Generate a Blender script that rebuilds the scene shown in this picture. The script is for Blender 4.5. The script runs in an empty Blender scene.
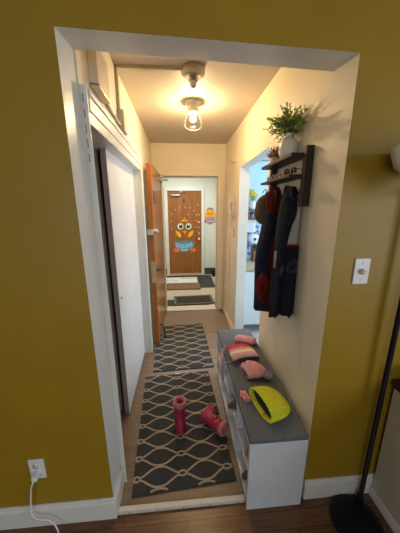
import bpy, bmesh, math, random
from mathutils import Vector, Matrix, Euler
random.seed(7)
sc = bpy.context.scene
COL = sc.collection
PI = math.pi
sin, cos = math.sin, math.cos

# ------------------------------------------------------------------ materials
def new_mat(name):
    m = bpy.data.materials.new(name); m.use_nodes = True
    nt = m.node_tree
    return m, nt, nt.nodes['Principled BSDF']

def mat(name, c, rough=.6, var=.08, scale=12, bump=0., bscale=60, metal=0., spec=.5, stretch=None):
    """base colour with a little procedural mottling (wear / weave) and optional bump"""
    m, nt, b = new_mat(name)
    tc = nt.nodes.new('ShaderNodeTexCoord'); src = tc.outputs['Object']
    if stretch:
        mp = nt.nodes.new('ShaderNodeMapping'); mp.inputs['Scale'].default_value = stretch
        nt.links.new(src, mp.inputs['Vector']); src = mp.outputs['Vector']
    n = nt.nodes.new('ShaderNodeTexNoise'); n.inputs['Scale'].default_value = scale; n.inputs['Detail'].default_value = 4
    nt.links.new(src, n.inputs['Vector'])
    r = nt.nodes.new('ShaderNodeValToRGB')
    r.color_ramp.elements[0].position = .3; r.color_ramp.elements[1].position = .7
    r.color_ramp.elements[0].color = [max(0, x*(1-var)) for x in c]+[1]
    r.color_ramp.elements[1].color = [min(1, x*(1+var)) for x in c]+[1]
    nt.links.new(n.outputs['Fac'], r.inputs['Fac']); nt.links.new(r.outputs['Color'], b.inputs['Base Color'])
    b.inputs['Roughness'].default_value = rough; b.inputs['Metallic'].default_value = metal
    b.inputs['Specular IOR Level'].default_value = spec
    if bump:
        n2 = nt.nodes.new('ShaderNodeTexNoise'); n2.inputs['Scale'].default_value = bscale; n2.inputs['Detail'].default_value = 3
        nt.links.new(src, n2.inputs['Vector'])
        bp = nt.nodes.new('ShaderNodeBump'); bp.inputs['Strength'].default_value = bump; bp.inputs['Distance'].default_value = .01
        nt.links.new(n2.outputs['Fac'], bp.inputs['Height']); nt.links.new(bp.outputs['Normal'], b.inputs['Normal'])
    return m

def wood(name, c1, c2, rough=.4, stretch=(3, 30, 30), scale=1.5, dist=1.2):
    m, nt, b = new_mat(name)
    tc = nt.nodes.new('ShaderNodeTexCoord'); mp = nt.nodes.new('ShaderNodeMapping'); mp.inputs['Scale'].default_value = stretch
    nt.links.new(tc.outputs['Object'], mp.inputs['Vector'])
    n = nt.nodes.new('ShaderNodeTexNoise'); n.inputs['Scale'].default_value = scale; n.inputs['Detail'].default_value = 6; n.inputs['Distortion'].default_value = dist
    nt.links.new(mp.outputs['Vector'], n.inputs['Vector'])
    r = nt.nodes.new('ShaderNodeValToRGB'); r.color_ramp.elements[0].position = .32; r.color_ramp.elements[1].position = .68
    r.color_ramp.elements[0].color = list(c1)+[1]; r.color_ramp.elements[1].color = list(c2)+[1]
    nt.links.new(n.outputs['Fac'], r.inputs['Fac']); nt.links.new(r.outputs['Color'], b.inputs['Base Color'])
    b.inputs['Roughness'].default_value = rough
    b.inputs['Specular IOR Level'].default_value = .3
    return m

def planks(name, c1, c2, gap, width=.125, length=1.2, rough=.45, along='x', grain=.35):
    """floor boards: brick texture for the boards, stretched noise for the grain"""
    m, nt, b = new_mat(name)
    tc = nt.nodes.new('ShaderNodeTexCoord')
    mp = nt.nodes.new('ShaderNodeMapping')
    if along == 'y': mp.inputs['Rotation'].default_value = (0, 0, PI/2)
    nt.links.new(tc.outputs['Object'], mp.inputs['Vector'])
    br = nt.nodes.new('ShaderNodeTexBrick'); br.offset = .37
    br.inputs['Color1'].default_value = list(c1)+[1]; br.inputs['Color2'].default_value = list(c2)+[1]; br.inputs['Mortar'].default_value = list(gap)+[1]
    br.inputs['Scale'].default_value = 1; br.inputs['Brick Width'].default_value = length; br.inputs['Row Height'].default_value = width
    br.inputs['Mortar Size'].default_value = .0015; br.inputs['Mortar Smooth'].default_value = .2
    nt.links.new(mp.outputs['Vector'], br.inputs['Vector'])
    m2 = nt.nodes.new('ShaderNodeMapping'); m2.inputs['Scale'].default_value = (2.2, 26, 26)
    nt.links.new(mp.outputs['Vector'], m2.inputs['Vector'])
    n = nt.nodes.new('ShaderNodeTexNoise'); n.inputs['Scale'].default_value = 1.6; n.inputs['Detail'].default_value = 6; n.inputs['Distortion'].default_value = 1.6
    nt.links.new(m2.outputs['Vector'], n.inputs['Vector'])
    mx = nt.nodes.new('ShaderNodeMix'); mx.data_type = 'RGBA'; mx.blend_type = 'MULTIPLY'; mx.inputs['Factor'].default_value = 1
    r = nt.nodes.new('ShaderNodeValToRGB'); r.color_ramp.elements[0].position = .35; r.color_ramp.elements[1].position = .65
    r.color_ramp.elements[0].color = (1-grain, 1-grain, 1-grain, 1); r.color_ramp.elements[1].color = (1, 1, 1, 1)
    nt.links.new(n.outputs['Fac'], r.inputs['Fac'])
    nt.links.new(br.outputs['Color'], mx.inputs['A']); nt.links.new(r.outputs['Color'], mx.inputs['B'])
    nt.links.new(mx.outputs['Result'], b.inputs['Base Color'])
    b.inputs['Roughness'].default_value = rough
    return m

def speckle(name, base, spots, scale=90, lo=.45, hi=.6, rough=.5):
    m, nt, b = new_mat(name)
    tc = nt.nodes.new('ShaderNodeTexCoord'); n = nt.nodes.new('ShaderNodeTexNoise'); n.inputs['Scale'].default_value = scale; n.inputs['Detail'].default_value = 2
    nt.links.new(tc.outputs['Object'], n.inputs['Vector'])
    r = nt.nodes.new('ShaderNodeValToRGB'); r.color_ramp.elements[0].position = lo; r.color_ramp.elements[1].position = hi
    r.color_ramp.elements[0].color = list(base)+[1]; r.color_ramp.elements[1].color = list(spots)+[1]
    nt.links.new(n.outputs['Fac'], r.inputs['Fac']); nt.links.new(r.outputs['Color'], b.inputs['Base Color'])
    b.inputs['Roughness'].default_value = rough
    return m

def stripes(name, stops, axis=0, rough=.9):
    """hard bands along one object axis (generated 0..1)"""
    m, nt, b = new_mat(name)
    tc = nt.nodes.new('ShaderNodeTexCoord'); sx = nt.nodes.new('ShaderNodeSeparateXYZ')
    n = nt.nodes.new('ShaderNodeTexNoise'); n.inputs['Scale'].default_value = 5
    nt.links.new(tc.outputs['Generated'], n.inputs['Vector'])
    nt.links.new(tc.outputs['Generated'], sx.inputs['Vector'])
    ma = nt.nodes.new('ShaderNodeMath'); ma.operation = 'MULTIPLY_ADD'; ma.inputs[1].default_value = .14
    nt.links.new(n.outputs['Fac'], ma.inputs[0]); nt.links.new(sx.outputs[axis], ma.inputs[2])
    r = nt.nodes.new('ShaderNodeValToRGB'); r.color_ramp.interpolation = 'CONSTANT'
    e = r.color_ramp.elements
    e[0].position = stops[0][0]; e[0].color = list(stops[0][1])+[1]
    e[1].position = stops[1][0]; e[1].color = list(stops[1][1])+[1]
    for p, c in stops[2:]:
        x = e.new(p); x.color = list(c)+[1]
    nt.links.new(ma.outputs[0], r.inputs['Fac']); nt.links.new(r.outputs['Color'], b.inputs['Base Color'])
    b.inputs['Roughness'].default_value = rough
    return m

M = {}
M['mustard'] = mat('mustard_paint', (.32, .19, .005), .5, .05, 3, .08, 90)
M['cream'] = mat('cream_paint', (.82, .72, .53), .5, .03, 3, .06, 80)
M['jamb'] = mat('white_gloss_paint', (.72, .73, .72), .35, .03, 4, .10, 40)
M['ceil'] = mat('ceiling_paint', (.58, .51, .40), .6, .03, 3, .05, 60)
M['white'] = mat('white_trim_paint', (.74, .72, .67), .38, .04, 8, .04, 50)
M['strip'] = mat('worn_white_lumber', (.66, .62, .54), .45, .14, 25, .1, 70, stretch=(2, 20, 20))
M['lam'] = mat('white_laminate', (.64, .665, .69), .4, .03, 6)
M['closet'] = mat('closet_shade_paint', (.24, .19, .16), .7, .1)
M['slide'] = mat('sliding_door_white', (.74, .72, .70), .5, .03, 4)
M['slide_shaded'] = mat('sliding_door_shaded', (.40, .33, .31), .6, .05, 8)  # shade painted in: white door darkened to purple-brown on its edge and rear leaf
M['hallfloor'] = planks('hall_laminate', (.28, .185, .115), (.235, .155, .095), (.11, .07, .042), .19, 1.3, .42, 'x', .26)
M['nearfloor'] = planks('dark_hardwood', (.20, .085, .035), (.145, .06, .025), (.04, .018, .01), .075, .9, .3, 'x', .45)
M['terrazzo'] = speckle('speckled_terrazzo', (.58, .50, .39), (.40, .33, .25), 70)
M['kfloor'] = mat('grey_kitchen_tile', (.42, .41, .39), .4, .08, 10)
M['mint'] = mat('pale_mint_paint', (.70, .74, .69), .6, .03, 3)
M['greybase'] = mat('dark_grey_vinyl', (.045, .055, .06), .6, .1)
M['frost'] = mat('pale_frame_paint', (.70, .74, .74), .4, .03, 6)
M['fardoor'] = wood('brown_wood_door', (.23, .085, .022), (.34, .135, .038), .45, (9, 9, .7), 2)
M['entry'] = wood('orange_wood_door', (.29, .105, .027), (.39, .16, .045), .3, (12, 12, .9), 2)
M['entry_edge'] = wood('orange_door_edge', (.34, .085, .013), (.46, .14, .025), .4, (20, 20, 1.5), 2)
M['olive_paint'] = mat('olive_trim_paint', (.30, .26, .16), .45, .06)
M['olive_dark'] = mat('olive_panel_paint', (.10, .095, .06), .4, .1)
M['metal'] = mat('brushed_steel', (.55, .53, .50), .3, .08, 30, metal=1)
M['brass'] = mat('worn_brass', (.55, .42, .20), .35, .15, 40, metal=1)
M['black'] = mat('black_metal', (.012, .011, .011), .4, .2, 20)
M['navy'] = mat('navy_cloth', (.012, .013, .022), .9, .25, 30, .3, 200, spec=.12)
M['navy2'] = mat('blue_navy_cloth', (.016, .017, .036), .9, .25, 30, .3, 200, spec=.12)
M['red_dark'] = mat('dark_red_lining', (.10, .010, .011), .85, .35, 60, .4, 120, spec=.12)
M['red_fleece'] = mat('dark_red_fleece', (.17, .016, .010), .95, .3, 40, .6, 140, spec=.12)
M['grey_cloth'] = mat('pale_grey_cloth', (.36, .33, .28), .9, .1, 30, .2, 200)
M['olive'] = mat('olive_canvas', (.115, .088, .042), .9, .15, 30, .3, 200, spec=.12)
M['embroid'] = mat('purple_thread', (.075, .05, .085), .8, .2, 60)
M['dkwood'] = wood('dark_walnut', (.020, .012, .008), (.042, .024, .014), .5, (25, 3, 25), 1.5)
M['cushion'] = mat('charcoal_felt', (.13, .136, .142), .95, .22, 160, .35, 260)
M['rug'] = mat('charcoal_rug_pile', (.050, .050, .046), 1., .35, 160, .8, 300)
M['rugline'] = mat('tan_rug_pattern', (.42, .34, .23), 1., .15, 160, .5, 300)
M['pinkboot'] = mat('crimson_boot_shell', (.40, .018, .050), .5, .12, 20, .1, 60)
M['pinksole'] = mat('magenta_rubber', (.44, .025, .085), .55, .1)
M['pinkfur'] = mat('pink_fleece', (.62, .22, .22), 1., .25, 90, 1., 150)
M['salmon'] = mat('salmon_knit', (.72, .33, .33), .95, .1, 60, .4, 160)
M['greyknit'] = mat('mauve_grey_knit', (.36, .29, .29), .95, .15, 60, .4, 160)
M['greyfur'] = mat('mauve_grey_fluff', (.50, .44, .45), 1., .2, 80, .6, 120)
M['neon'] = mat('neon_yellow_knit', (.60, .62, .015), .9, .1, 40, .3, 160)
M['lining'] = mat('dark_grey_fleece', (.06, .06, .058), 1., .25, 60, .5, 120)
M['mitten'] = speckle('red_white_pattern', (.62, .09, .13), (.80, .52, .50), 55, .5, .54, .9)
M['plastic'] = mat('white_plastic', (.76, .75, .72), .35, .02)
M['cable'] = mat('white_cable', (.80, .81, .80), .4, .02)
M['slot'] = mat('dark_slot', (.02, .02, .02), .6, .1)
M['ivory'] = mat('aged_ivory_plastic', (.60, .52, .38), .45, .06)
M['detwhite'] = mat('painted_detector', (.56, .51, .40), .45, .06)
M['porc'] = mat('porcelain', (.62, .56, .45), .3, .04)
M['vase'] = mat('white_ceramic', (.70, .66, .58), .35, .03, 10)
M['leaf'] = mat('green_leaf', (.33, .42, .12), .6, .35, 30)
_nt = M['leaf'].node_tree; _p = _nt.nodes['Principled BSDF']; _t = _nt.nodes.new('ShaderNodeBsdfTranslucent'); _x = _nt.nodes.new('ShaderNodeMixShader'); _x.inputs[0].default_value = .4
_nt.links.new(_p.inputs['Base Color'].links[0].from_socket, _t.inputs['Color']); _nt.links.new(_p.outputs[0], _x.inputs[1]); _nt.links.new(_t.outputs[0], _x.inputs[2]); _nt.links.new(_x.outputs[0], _nt.nodes['Material Output'].inputs[0])
M['stem'] = mat('green_stem', (.10, .13, .03), .6, .2)
M['succ_pink'] = mat('pink_succulent', (.38, .10, .10), .6, .4, 60)
M['concrete'] = mat('pale_stone_pot', (.52, .45, .36), .8, .2, 60)
M['kwall'] = mat('pale_blue_paint', (.48, .66, .80), .6, .02)
M['kgrey'] = mat('blue_grey_tile', (.30, .38, .46), .5, .05)
M['kcab'] = mat('white_blue_cabinet', (.70, .78, .84), .4, .02)
M['toile'] = speckle('blue_toile', (.44, .52, .64), (.09, .15, .32), 26, .46, .54, .5)
M['counter'] = mat('beige_laminate', (.52, .42, .28), .4, .08, 40)
M['paper'] = mat('white_paper', (.78, .79, .80), .8, .02)
M['ink'] = mat('grey_print', (.25, .27, .32), .8, .1)
M['oak'] = wood('brown_rack_wood', (.16, .07, .03), (.24, .11, .05), .5, (3, 30, 30))
M['kblock'] = wood('knife_block_wood', (.18, .08, .035), (.27, .13, .055), .5, (30, 30, 4))
M['yellowpetal'] = mat('yellow_petal', (.80, .62, .01), .6, .15)
M['redlid'] = mat('red_label', (.40, .05, .04), .5, .1)
M['sideboard'] = mat('cream_sideboard', (.52, .47, .36), .5, .04, 6)
M['sidetop'] = wood('dark_brown_top', (.035, .02, .016), (.06, .035, .026), .3, (3, 30, 30))
M['lampblack'] = mat('blackened_metal', (.010, .009, .014), .45, .2, 30, spec=.15)
M['opal'] = mat('opal_white_glass', (.80, .80, .78), .25, .01)
M['bowlred'] = mat('dark_red_glaze', (.05, .008, .007), .3, .3)
M['coir'] = mat('brown_coir', (.22, .13, .065), 1., .3, 120, .8, 200)
M['darkmat'] = mat('dark_grey_mat', (.045, .048, .052), .95, .25, 90, .5, 200)
M['ribmat'] = mat('ribbed_rubber', (.045, .036, .028), .9, .3, 60)
M['ribmat_edge'] = mat('rubber_mat_edge', (.16, .13, .095), .9, .2)
M['whitemat'] = mat('white_mat', (.74, .73, .70), .9, .04, 60)
M['brownshoe'] = mat('brown_leather', (.13, .065, .03), .5, .2, 30)
M['tanshoe'] = mat('tan_suede', (.30, .20, .13), .8, .2, 40)
M['pinkshoe'] = mat('dusty_pink_canvas', (.42, .22, .20), .8, .1, 40)
M['greyshoe'] = mat('grey_canvas', (.22, .22, .23), .8, .1, 40)
M['sole'] = mat('pale_rubber', (.50, .45, .38), .7, .1)
M['eyewhite'] = mat('pale_green_card', (.66, .70, .52), .7, .02)
M['eyering'] = mat('green_grey_card', (.22, .27, .20), .7, .02)
M['cardblack'] = mat('black_card', (.012, .012, .012), .7, .02)
M['orange'] = mat('orange_card', (.85, .20, .03), .7, .03)
M['orange_y'] = mat('yellow_orange_card', (.88, .42, .02), .7, .03)
M['bluecard'] = mat('blue_card', (.07, .33, .55), .7, .03)
M['palecard'] = mat('pale_blue_card', (.50, .70, .76), .7, .03)
M['pinkcard'] = mat('crimson_card', (.50, .02, .10), .7, .03)
M['purplecard'] = mat('mauve_card', (.40, .30, .42), .7, .03)
M['whitedot'] = mat('pale_sticker', (.78, .68, .56), .6, .02)
M['lens'] = mat('dark_lens', (.015, .018, .016), .12, .1)
M['framepink'] = mat('pale_pink_plastic', (.60, .38, .34), .35, .05)
M['framedark'] = mat('dark_green_plastic', (.03, .045, .035), .3, .1)

# glowing bulb
m, nt, b = new_mat('lit_bulb'); b.inputs['Emission Color'].default_value = (1, .72, .40, 1); b.inputs['Emission Strength'].default_value = 900
b.inputs['Base Color'].default_value = (1, .9, .75, 1); M['bulb'] = m
# thin clear glass (mostly transparent, glossy at grazing angles)
m = bpy.data.materials.new('thin_clear_glass'); m.use_nodes = True; nt = m.node_tree; nt.nodes.clear()
o = nt.nodes.new('ShaderNodeOutputMaterial'); mx = nt.nodes.new('ShaderNodeMixShader'); tr = nt.nodes.new('ShaderNodeBsdfTransparent'); gl = nt.nodes.new('ShaderNodeBsdfGlossy')
tr.inputs['Color'].default_value = (.93, .92, .88, 1); gl.inputs['Roughness'].default_value = .15
fr = nt.nodes.new('ShaderNodeFresnel'); fr.inputs['IOR'].default_value = 1.18
nt.links.new(fr.outputs[0], mx.inputs[0]); nt.links.new(tr.outputs[0], mx.inputs[1]); nt.links.new(gl.outputs[0], mx.inputs[2]); nt.links.new(mx.outputs[0], o.inputs[0])
M['glass'] = m

# ------------------------------------------------------------------ mesh builder
class MB:
    def __init__(s): s.bm = bmesh.new(); s.mats = []
    def mi(s, m):
        m = M[m] if isinstance(m, str) else m
        if m not in s.mats: s.mats.append(m)
        return s.mats.index(m)
    def faces(s, verts, faces, m='white', smooth=False):
        i = s.mi(m); vs = [s.bm.verts.new(v) for v in verts]
        out = []
        for f in faces:
            try:
                fc = s.bm.faces.new([vs[k] for k in f]); fc.material_index = i; fc.smooth = smooth; out.append(fc)
            except ValueError: pass
        return out
    def box(s, x0, x1, y0, y1, z0, z1, m='white', bevel=0, T=None, sides=None):
        """axis-aligned box; sides maps '-x','+x','-y','+y','-z','+z' to a material"""
        V = [(x0,y0,z0),(x1,y0,z0),(x1,y1,z0),(x0,y1,z0),(x0,y0,z1),(x1,y0,z1),(x1,y1,z1),(x0,y1,z1)]
        F = {'-z':(0,3,2,1),'+z':(4,5,6,7),'-y':(0,1,5,4),'+x':(1,2,6,5),'+y':(2,3,7,6),'-x':(3,0,4,7)}
        if T: V = [T @ Vector(v) for v in V]
        fs = s.faces(V, list(F.values()), m)
        if sides:
            for k, f in zip(F, fs):
                if k in sides: f.material_index = s.mi(sides[k])
        if bevel:
            es = list({e for f in fs for e in f.edges})
            r = bmesh.ops.bevel(s.bm, geom=es, offset=bevel, segments=2, affect='EDGES', profile=.6)
            for f in r['faces']: f.smooth = True
        return s
    def hexa(s, V, m='white', sides=None):
        F = {'-z':(0,3,2,1),'+z':(4,5,6,7),'-y':(0,1,5,4),'+x':(1,2,6,5),'+y':(2,3,7,6),'-x':(3,0,4,7)}
        fs = s.faces(V, list(F.values()), m)
        for k, f in zip(F, fs):
            if sides and k in sides: f.material_index = s.mi(sides[k])
        return s
    def prism(s, pts, d, m='white', T=None, smooth=False):
        """outline in local x,y extruded to z = d"""
        n = len(pts); V = [Vector((p[0], p[1], 0)) for p in pts]+[Vector((p[0], p[1], d)) for p in pts]
        if T: V = [T @ v for v in V]
        F = [tuple(range(n))[::-1], tuple(range(n, 2*n))]+[(i, (i+1) % n, (i+1) % n+n, i+n) for i in range(n)]
        s.faces(V, F, m, smooth); return s
    def rings(s, R, m='white', cap0=True, cap1=True, smooth=True, closed=True):
        n = len(R[0]); V = [v for r in R for v in r]; F = []
        for i in range(len(R)-1):
            for j in range(n if closed else n-1):
                k = (j+1) % n
                F.append((i*n+j, i*n+k, (i+1)*n+k, (i+1)*n+j))
        if cap0: F.append(tuple(range(n))[::-1])
        if cap1: F.append(tuple(range((len(R)-1)*n, len(R)*n)))
        s.faces(V, F, m, smooth); return s
    def lathe(s, prof, m='white', T=None, n=28, cap0=True, cap1=True, rib=0, ribn=0):
        T = T or Matrix()
        R = [[T @ Vector((r*(1+rib*cos(ribn*2*PI*j/n))*cos(2*PI*j/n), r*(1+rib*cos(ribn*2*PI*j/n))*sin(2*PI*j/n), z)) for j in range(n)] for r, z in prof]
        return s.rings(R, m, cap0, cap1)
    def tube(s, pts, r, m='white', n=10, smooth_n=0):
        P = [Vector(p) for p in pts]
        if smooth_n:
            Q = []
            for i in range(len(P)-1):
                p0 = P[max(i-1, 0)]; p1 = P[i]; p2 = P[i+1]; p3 = P[min(i+2, len(P)-1)]
                for k in range(smooth_n):
                    t = k/smooth_n
                    Q.append(.5*((2*p1)+(p2-p0)*t+(2*p0-5*p1+4*p2-p3)*t*t+(3*p1-p0-3*p2+p3)*t**3))
            P = Q+[P[-1]]
        R = []; u = None
        for i, p in enumerate(P):
            d = (P[min(i+1, len(P)-1)]-P[max(i-1, 0)]).normalized()
            if u is None: u = d.orthogonal().normalized()
            u = (u-d*u.dot(d)).normalized(); w = d.cross(u)
            rr = r(i/(len(P)-1)) if callable(r) else r
            R.append([p+(u*cos(2*PI*j/n)+w*sin(2*PI*j/n))*rr for j in range(n)])
        return s.rings(R, m)
    def ball(s, c, r, m='white', sc3=(1,1,1), n=16, T=None):
        R = []
        k = n//2
        for i in range(1, k):
            a = PI*i/k
            R.append([Vector((c[0]+r*sc3[0]*sin(a)*cos(2*PI*j/n), c[1]+r*sc3[1]*sin(a)*sin(2*PI*j/n), c[2]-r*sc3[2]*cos(a))) for j in range(n)])
        if T: R = [[T @ v for v in q] for q in R]
        return s.rings(R, m)
    def build(s, name, parent=None, loc=None):
        bmesh.ops.recalc_face_normals(s.bm, faces=s.bm.faces[:])
        me = bpy.data.meshes.new(name); s.bm.to_mesh(me); s.bm.free()
        for m in s.mats: me.materials.append(m)
        o = bpy.data.objects.new(name, me); COL.objects.link(o)
        if loc: o.location = loc
        if parent: o.parent = parent
        return o

def root(name, label, cat, loc=(0,0,0), rot=(0,0,0), group=None):
    o = bpy.data.objects.new(name, None); COL.objects.link(o); o.empty_display_size = .05
    o.location = loc; o.rotation_euler = rot
    return tag(o, label, cat, group)
def tag(o, label, cat, group=None):
    o['label'] = label; o['category'] = cat
    if group: o['group'] = group
    return o
def struct(o, label=None):
    o['kind'] = 'structure'
    if label: o['label'] = label
    return o
def copy_tree(o):
    c = o.copy(); COL.objects.link(c)
    for ch in o.children:
        d = ch.copy(); COL.objects.link(d); d.parent = c
        for g in ch.children:
            e = g.copy(); COL.objects.link(e); e.parent = d
    return c
def TR(loc=(0,0,0), rot=(0,0,0)): return Matrix.Translation(loc) @ Euler(rot).to_matrix().to_4x4()

# ------------------------------------------------------------------ room dimensions (metres)
XL, XR = -.385, .65          # hall side walls
Y0, YJ = .955, 1.11          # near wall thickness (yellow face / hall face)
ZTL, ZTR = 2.160, 2.128      # opening head, slightly out of level
H = 2.45
Y2, Y3 = 3.555, 3.70         # wall with the entry door
YF = 5.684                   # far wall of the common corridor
NX0, NX1, NYB = -2.4, 2.2, -2.6   # the near room

# ------------------------------------------------------------------ floors, ceilings
struct(MB().box(XL-.8, XR, Y0, Y3-.07, -.08, 0, 'hallfloor').build('floor'), 'grey brown laminate hall floor')
struct(MB().box(NX0, NX1, NYB, Y0, -.08, 0, 'nearfloor').build('floor'), 'dark red brown hardwood floor of the near room')
struct(MB().box(-1.6, 2.2, Y3-.07, YF, -.08, 0, 'terrazzo').build('floor'), 'beige speckled floor of the outer corridor')
struct(MB().box(XR, 2.6, YJ, Y3-.07, -.08, 0, 'kfloor').build('floor'), 'grey kitchen floor')
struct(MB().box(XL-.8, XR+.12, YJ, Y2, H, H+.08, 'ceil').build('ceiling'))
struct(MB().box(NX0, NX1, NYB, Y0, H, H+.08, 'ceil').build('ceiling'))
struct(MB().box(-1.6, 2.2, Y3, YF, H, H+.08, 'mint').build('ceiling'))
struct(MB().box(XR+.12, 2.6, YJ, 3.5, H, H+.08, 'kcab').build('ceiling'))

# ------------------------------------------------------------------ near yellow wall with the opening
b = MB()
XRb = XR
b.hexa([(NX0,Y0,0),(XL,Y0,0),(XL,YJ,0),(NX0,YJ,0),(NX0,Y0,H),(XL-.004,Y0,H),(XL-.006,YJ,H),(NX0,YJ,H)], 'mustard', {'+x':'jamb','+y':'cream'})
b.box(XR, NX1, Y0, YJ, 0, H, 'mustard', sides={'-x':'cream','+y':'cream'})
b.hexa([(XL-.004,Y0,ZTL),(XR,Y0,ZTR),(XR,YJ,ZTR+.016),(XL-.006,YJ,ZTL+.022),(XL-.004,Y0,H),(XR,Y0,H),(XR,YJ,H),(XL-.006,YJ,H)], 'mustard', {'-z':'jamb','+y':'cream'})
struct(b.build('wall_front'), 'mustard yellow wall around the wide hall opening')
# rest of the near room
struct(MB().box(NX0-.1, NX0, NYB, YJ, 0, H, 'mustard').build('wall_left'))
b = MB(); BW0, BW1 = -1.9, .3
b.box(NX0, BW0, NYB-.1, NYB, 0, H, 'mustard'); b.box(BW1, NX1, NYB-.1, NYB, 0, H, 'mustard'); b.box(BW0, BW1, NYB-.1, NYB, 0, .7, 'mustard'); b.box(BW0, BW1, NYB-.1, NYB, 2.15, H, 'mustard')
struct(b.build('wall_back'))
b = MB()
for x in (BW0, (BW0+BW1)/2-.03, BW1-.06): b.box(x, x+.06, NYB-.08, NYB-.02, .7, 2.15, 'white')
for z in (.7, 2.09): b.box(BW0, BW1, NYB-.08, NYB-.02, z, z+.06, 'white')
struct(b.build('window_3'))
b = MB()
WY0, WY1, WZ0, WZ1 = -1.7, -.1, .75, 2.15
b.box(NX1, NX1+.12, NYB, WY0, 0, H, 'mustard'); b.box(NX1, NX1+.12, WY1, YJ, 0, H, 'mustard')
b.box(NX1, NX1+.12, WY0, WY1, 0, WZ0, 'mustard'); b.box(NX1, NX1+.12, WY0, WY1, WZ1, H, 'mustard')
struct(b.build('wall_right'))
b = MB()
for y in (WY0, (WY0+WY1)/2-.03, WY1-.06): b.box(NX1+.02, NX1+.08, y, y+.06, WZ0, WZ1, 'white')
for z in (WZ0, WZ1-.06): b.box(NX1+.02, NX1+.08, WY0, WY1, z, z+.06, 'white')
struct(b.build('window_1'))

# ------------------------------------------------------------------ hall left wall with the closet
CY0, CY1, CZ = 1.150, 2.44, 1.945       # closet opening
LX = XL-.17
b = MB()
b.box(LX, XL, YJ, CY0, 0, H, 'cream', sides={'+y':'white'}); b.box(LX, XL, CY1, Y2, 0, H, 'cream', sides={'-y':'white'}); b.box(LX, XL, CY0, CY1, CZ, H, 'cream', sides={'-z':'white'})
struct(b.build('wall_left'), 'cream hall wall with the closet opening')
b = MB()
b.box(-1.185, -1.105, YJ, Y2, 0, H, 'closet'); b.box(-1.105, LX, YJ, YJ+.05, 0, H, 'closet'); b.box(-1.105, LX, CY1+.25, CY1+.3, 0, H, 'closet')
struct(b.build('wall_closet'))
# closet casing: two legs and a head, with a stepped moulding
b = MB()
P = .028
b.box(XL, XL+.014, YJ+.012, CY0+.001, 0, CZ+.115, 'white', .002); b.box(XL, XL+.026, YJ+.001, YJ+.012, 0, CZ+.125, 'white', .002)
b.box(XL, XL+P, CY1, CY1+.07, 0, CZ+.10, 'white', .004)
b.box(XL, XL+P*.6, CY0+.001, CY1, CZ-.004, CZ+.045, 'white', .003); b.box(XL, XL+P*.8, CY0+.001, CY1+.001, CZ+.045, CZ+.10, 'white', .004)
b.box(XL, XL+P, CY0+.001, CY1+.075, CZ+.10, CZ+.125, 'white', .004)
for k in range(5): b.box(XL+.009, XL+.0115, YJ+.0, YJ+.0012, CZ-.16+k*.055, CZ-.128+k*.055, 'slot')
struct(b.build('trim_1'), 'white moulded casing around the closet opening')
# sliding doors
d = MB().box(-.475, -.44, 1.60, 2.55, .012, 1.99, 'slide', .002, sides={'-y':'slide_shaded'}).build('door_1')
struct(d, 'white flat sliding closet door')
hb = MB().lathe([(.0,0),(.013,0),(.013,.004),(.009,.006),(.0,.003)], 'metal', TR((-.44, 1.66, .97), (0, PI/2, 0)), 16)
hb.build('finger_pull', d)
d = MB().box(-.535, -.50, 1.63, 2.40, .012, 1.99, 'slide_shaded', .002).build('door_2')
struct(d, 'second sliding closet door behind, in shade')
# clothes on a rail inside the dark closet
b = MB().tube([(-.80, YJ+.05, 1.72), (-.80, CY1+.25, 1.72)], .014, 'metal')
tag(b.build('closet_rail'), 'metal clothes rail inside the dark closet', 'rail')
for i, (yy, c) in enumerate(((1.27, 'navy2'), (1.36, 'red_dark'), (1.46, 'olive'))):
    b = MB(); R = []
    for k in range(9):
        t = k/8; z = 1.68-t*1.05; w = .05+.15*min(1, t*4); th = .022+.008*sin(t*7+i)
        R.append([Vector((-.80+w*cos(a), yy+th*sin(a), z)) for a in [2*PI*j/16 for j in range(16)]])
    b.rings(R, c)
    b.tube([(-.80, yy, 1.67), (-.80, yy, 1.706), (-.79, yy, 1.734), (-.81, yy, 1.736)], .003, 'metal', 6)
    tag(b.build('hanging_shirt'), ('dark blue', 'dark red', 'olive')[i]+' garment hanging inside the dark closet', 'clothing', 'clothes in the closet')

# olive side door past the closet
b = MB(); b.box(XL, XL+.06, 2.625, 2.66, 0, 1.99, 'olive_paint', .003); b.box(XL, XL+.05, 3.40, 3.435, 0, 1.99, 'olive_paint', .003); b.box(XL, XL+.05, 2.66, 3.40, 1.955, 1.99, 'olive_paint', .003)
struct(b.build('trim_2'), 'olive frame of the narrow door behind the open entry door')
d = struct(MB().box(XL, XL+.03, 2.66, 3.40, .01, 1.955, 'olive_dark', .002).build('door_3'), 'dark olive narrow door behind the open entry door')
MB().box(XL+.03, XL+.055, 2.665, 2.70, .86, .98, 'black', .003).build('door_handle', d)

# ------------------------------------------------------------------ hall right wall with the kitchen doorway
KY0, KY1, KZ = 1.82, 2.70, 2.02
XK = XR+.11
b = MB()
b.box(XR, XK, YJ, KY0, 0, H, 'cream', sides={'+y':'jamb','+x':'kwall'}); b.box(XR, XK, KY1, Y2, 0, H, 'cream', sides={'-y':'jamb','+x':'kwall'}); b.box(XR, XK, KY0, KY1, KZ, H, 'cream', sides={'-z':'jamb','+x':'kwall'})
struct(b.build('wall_right'), 'cream hall wall with the kitchen doorway')
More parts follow.
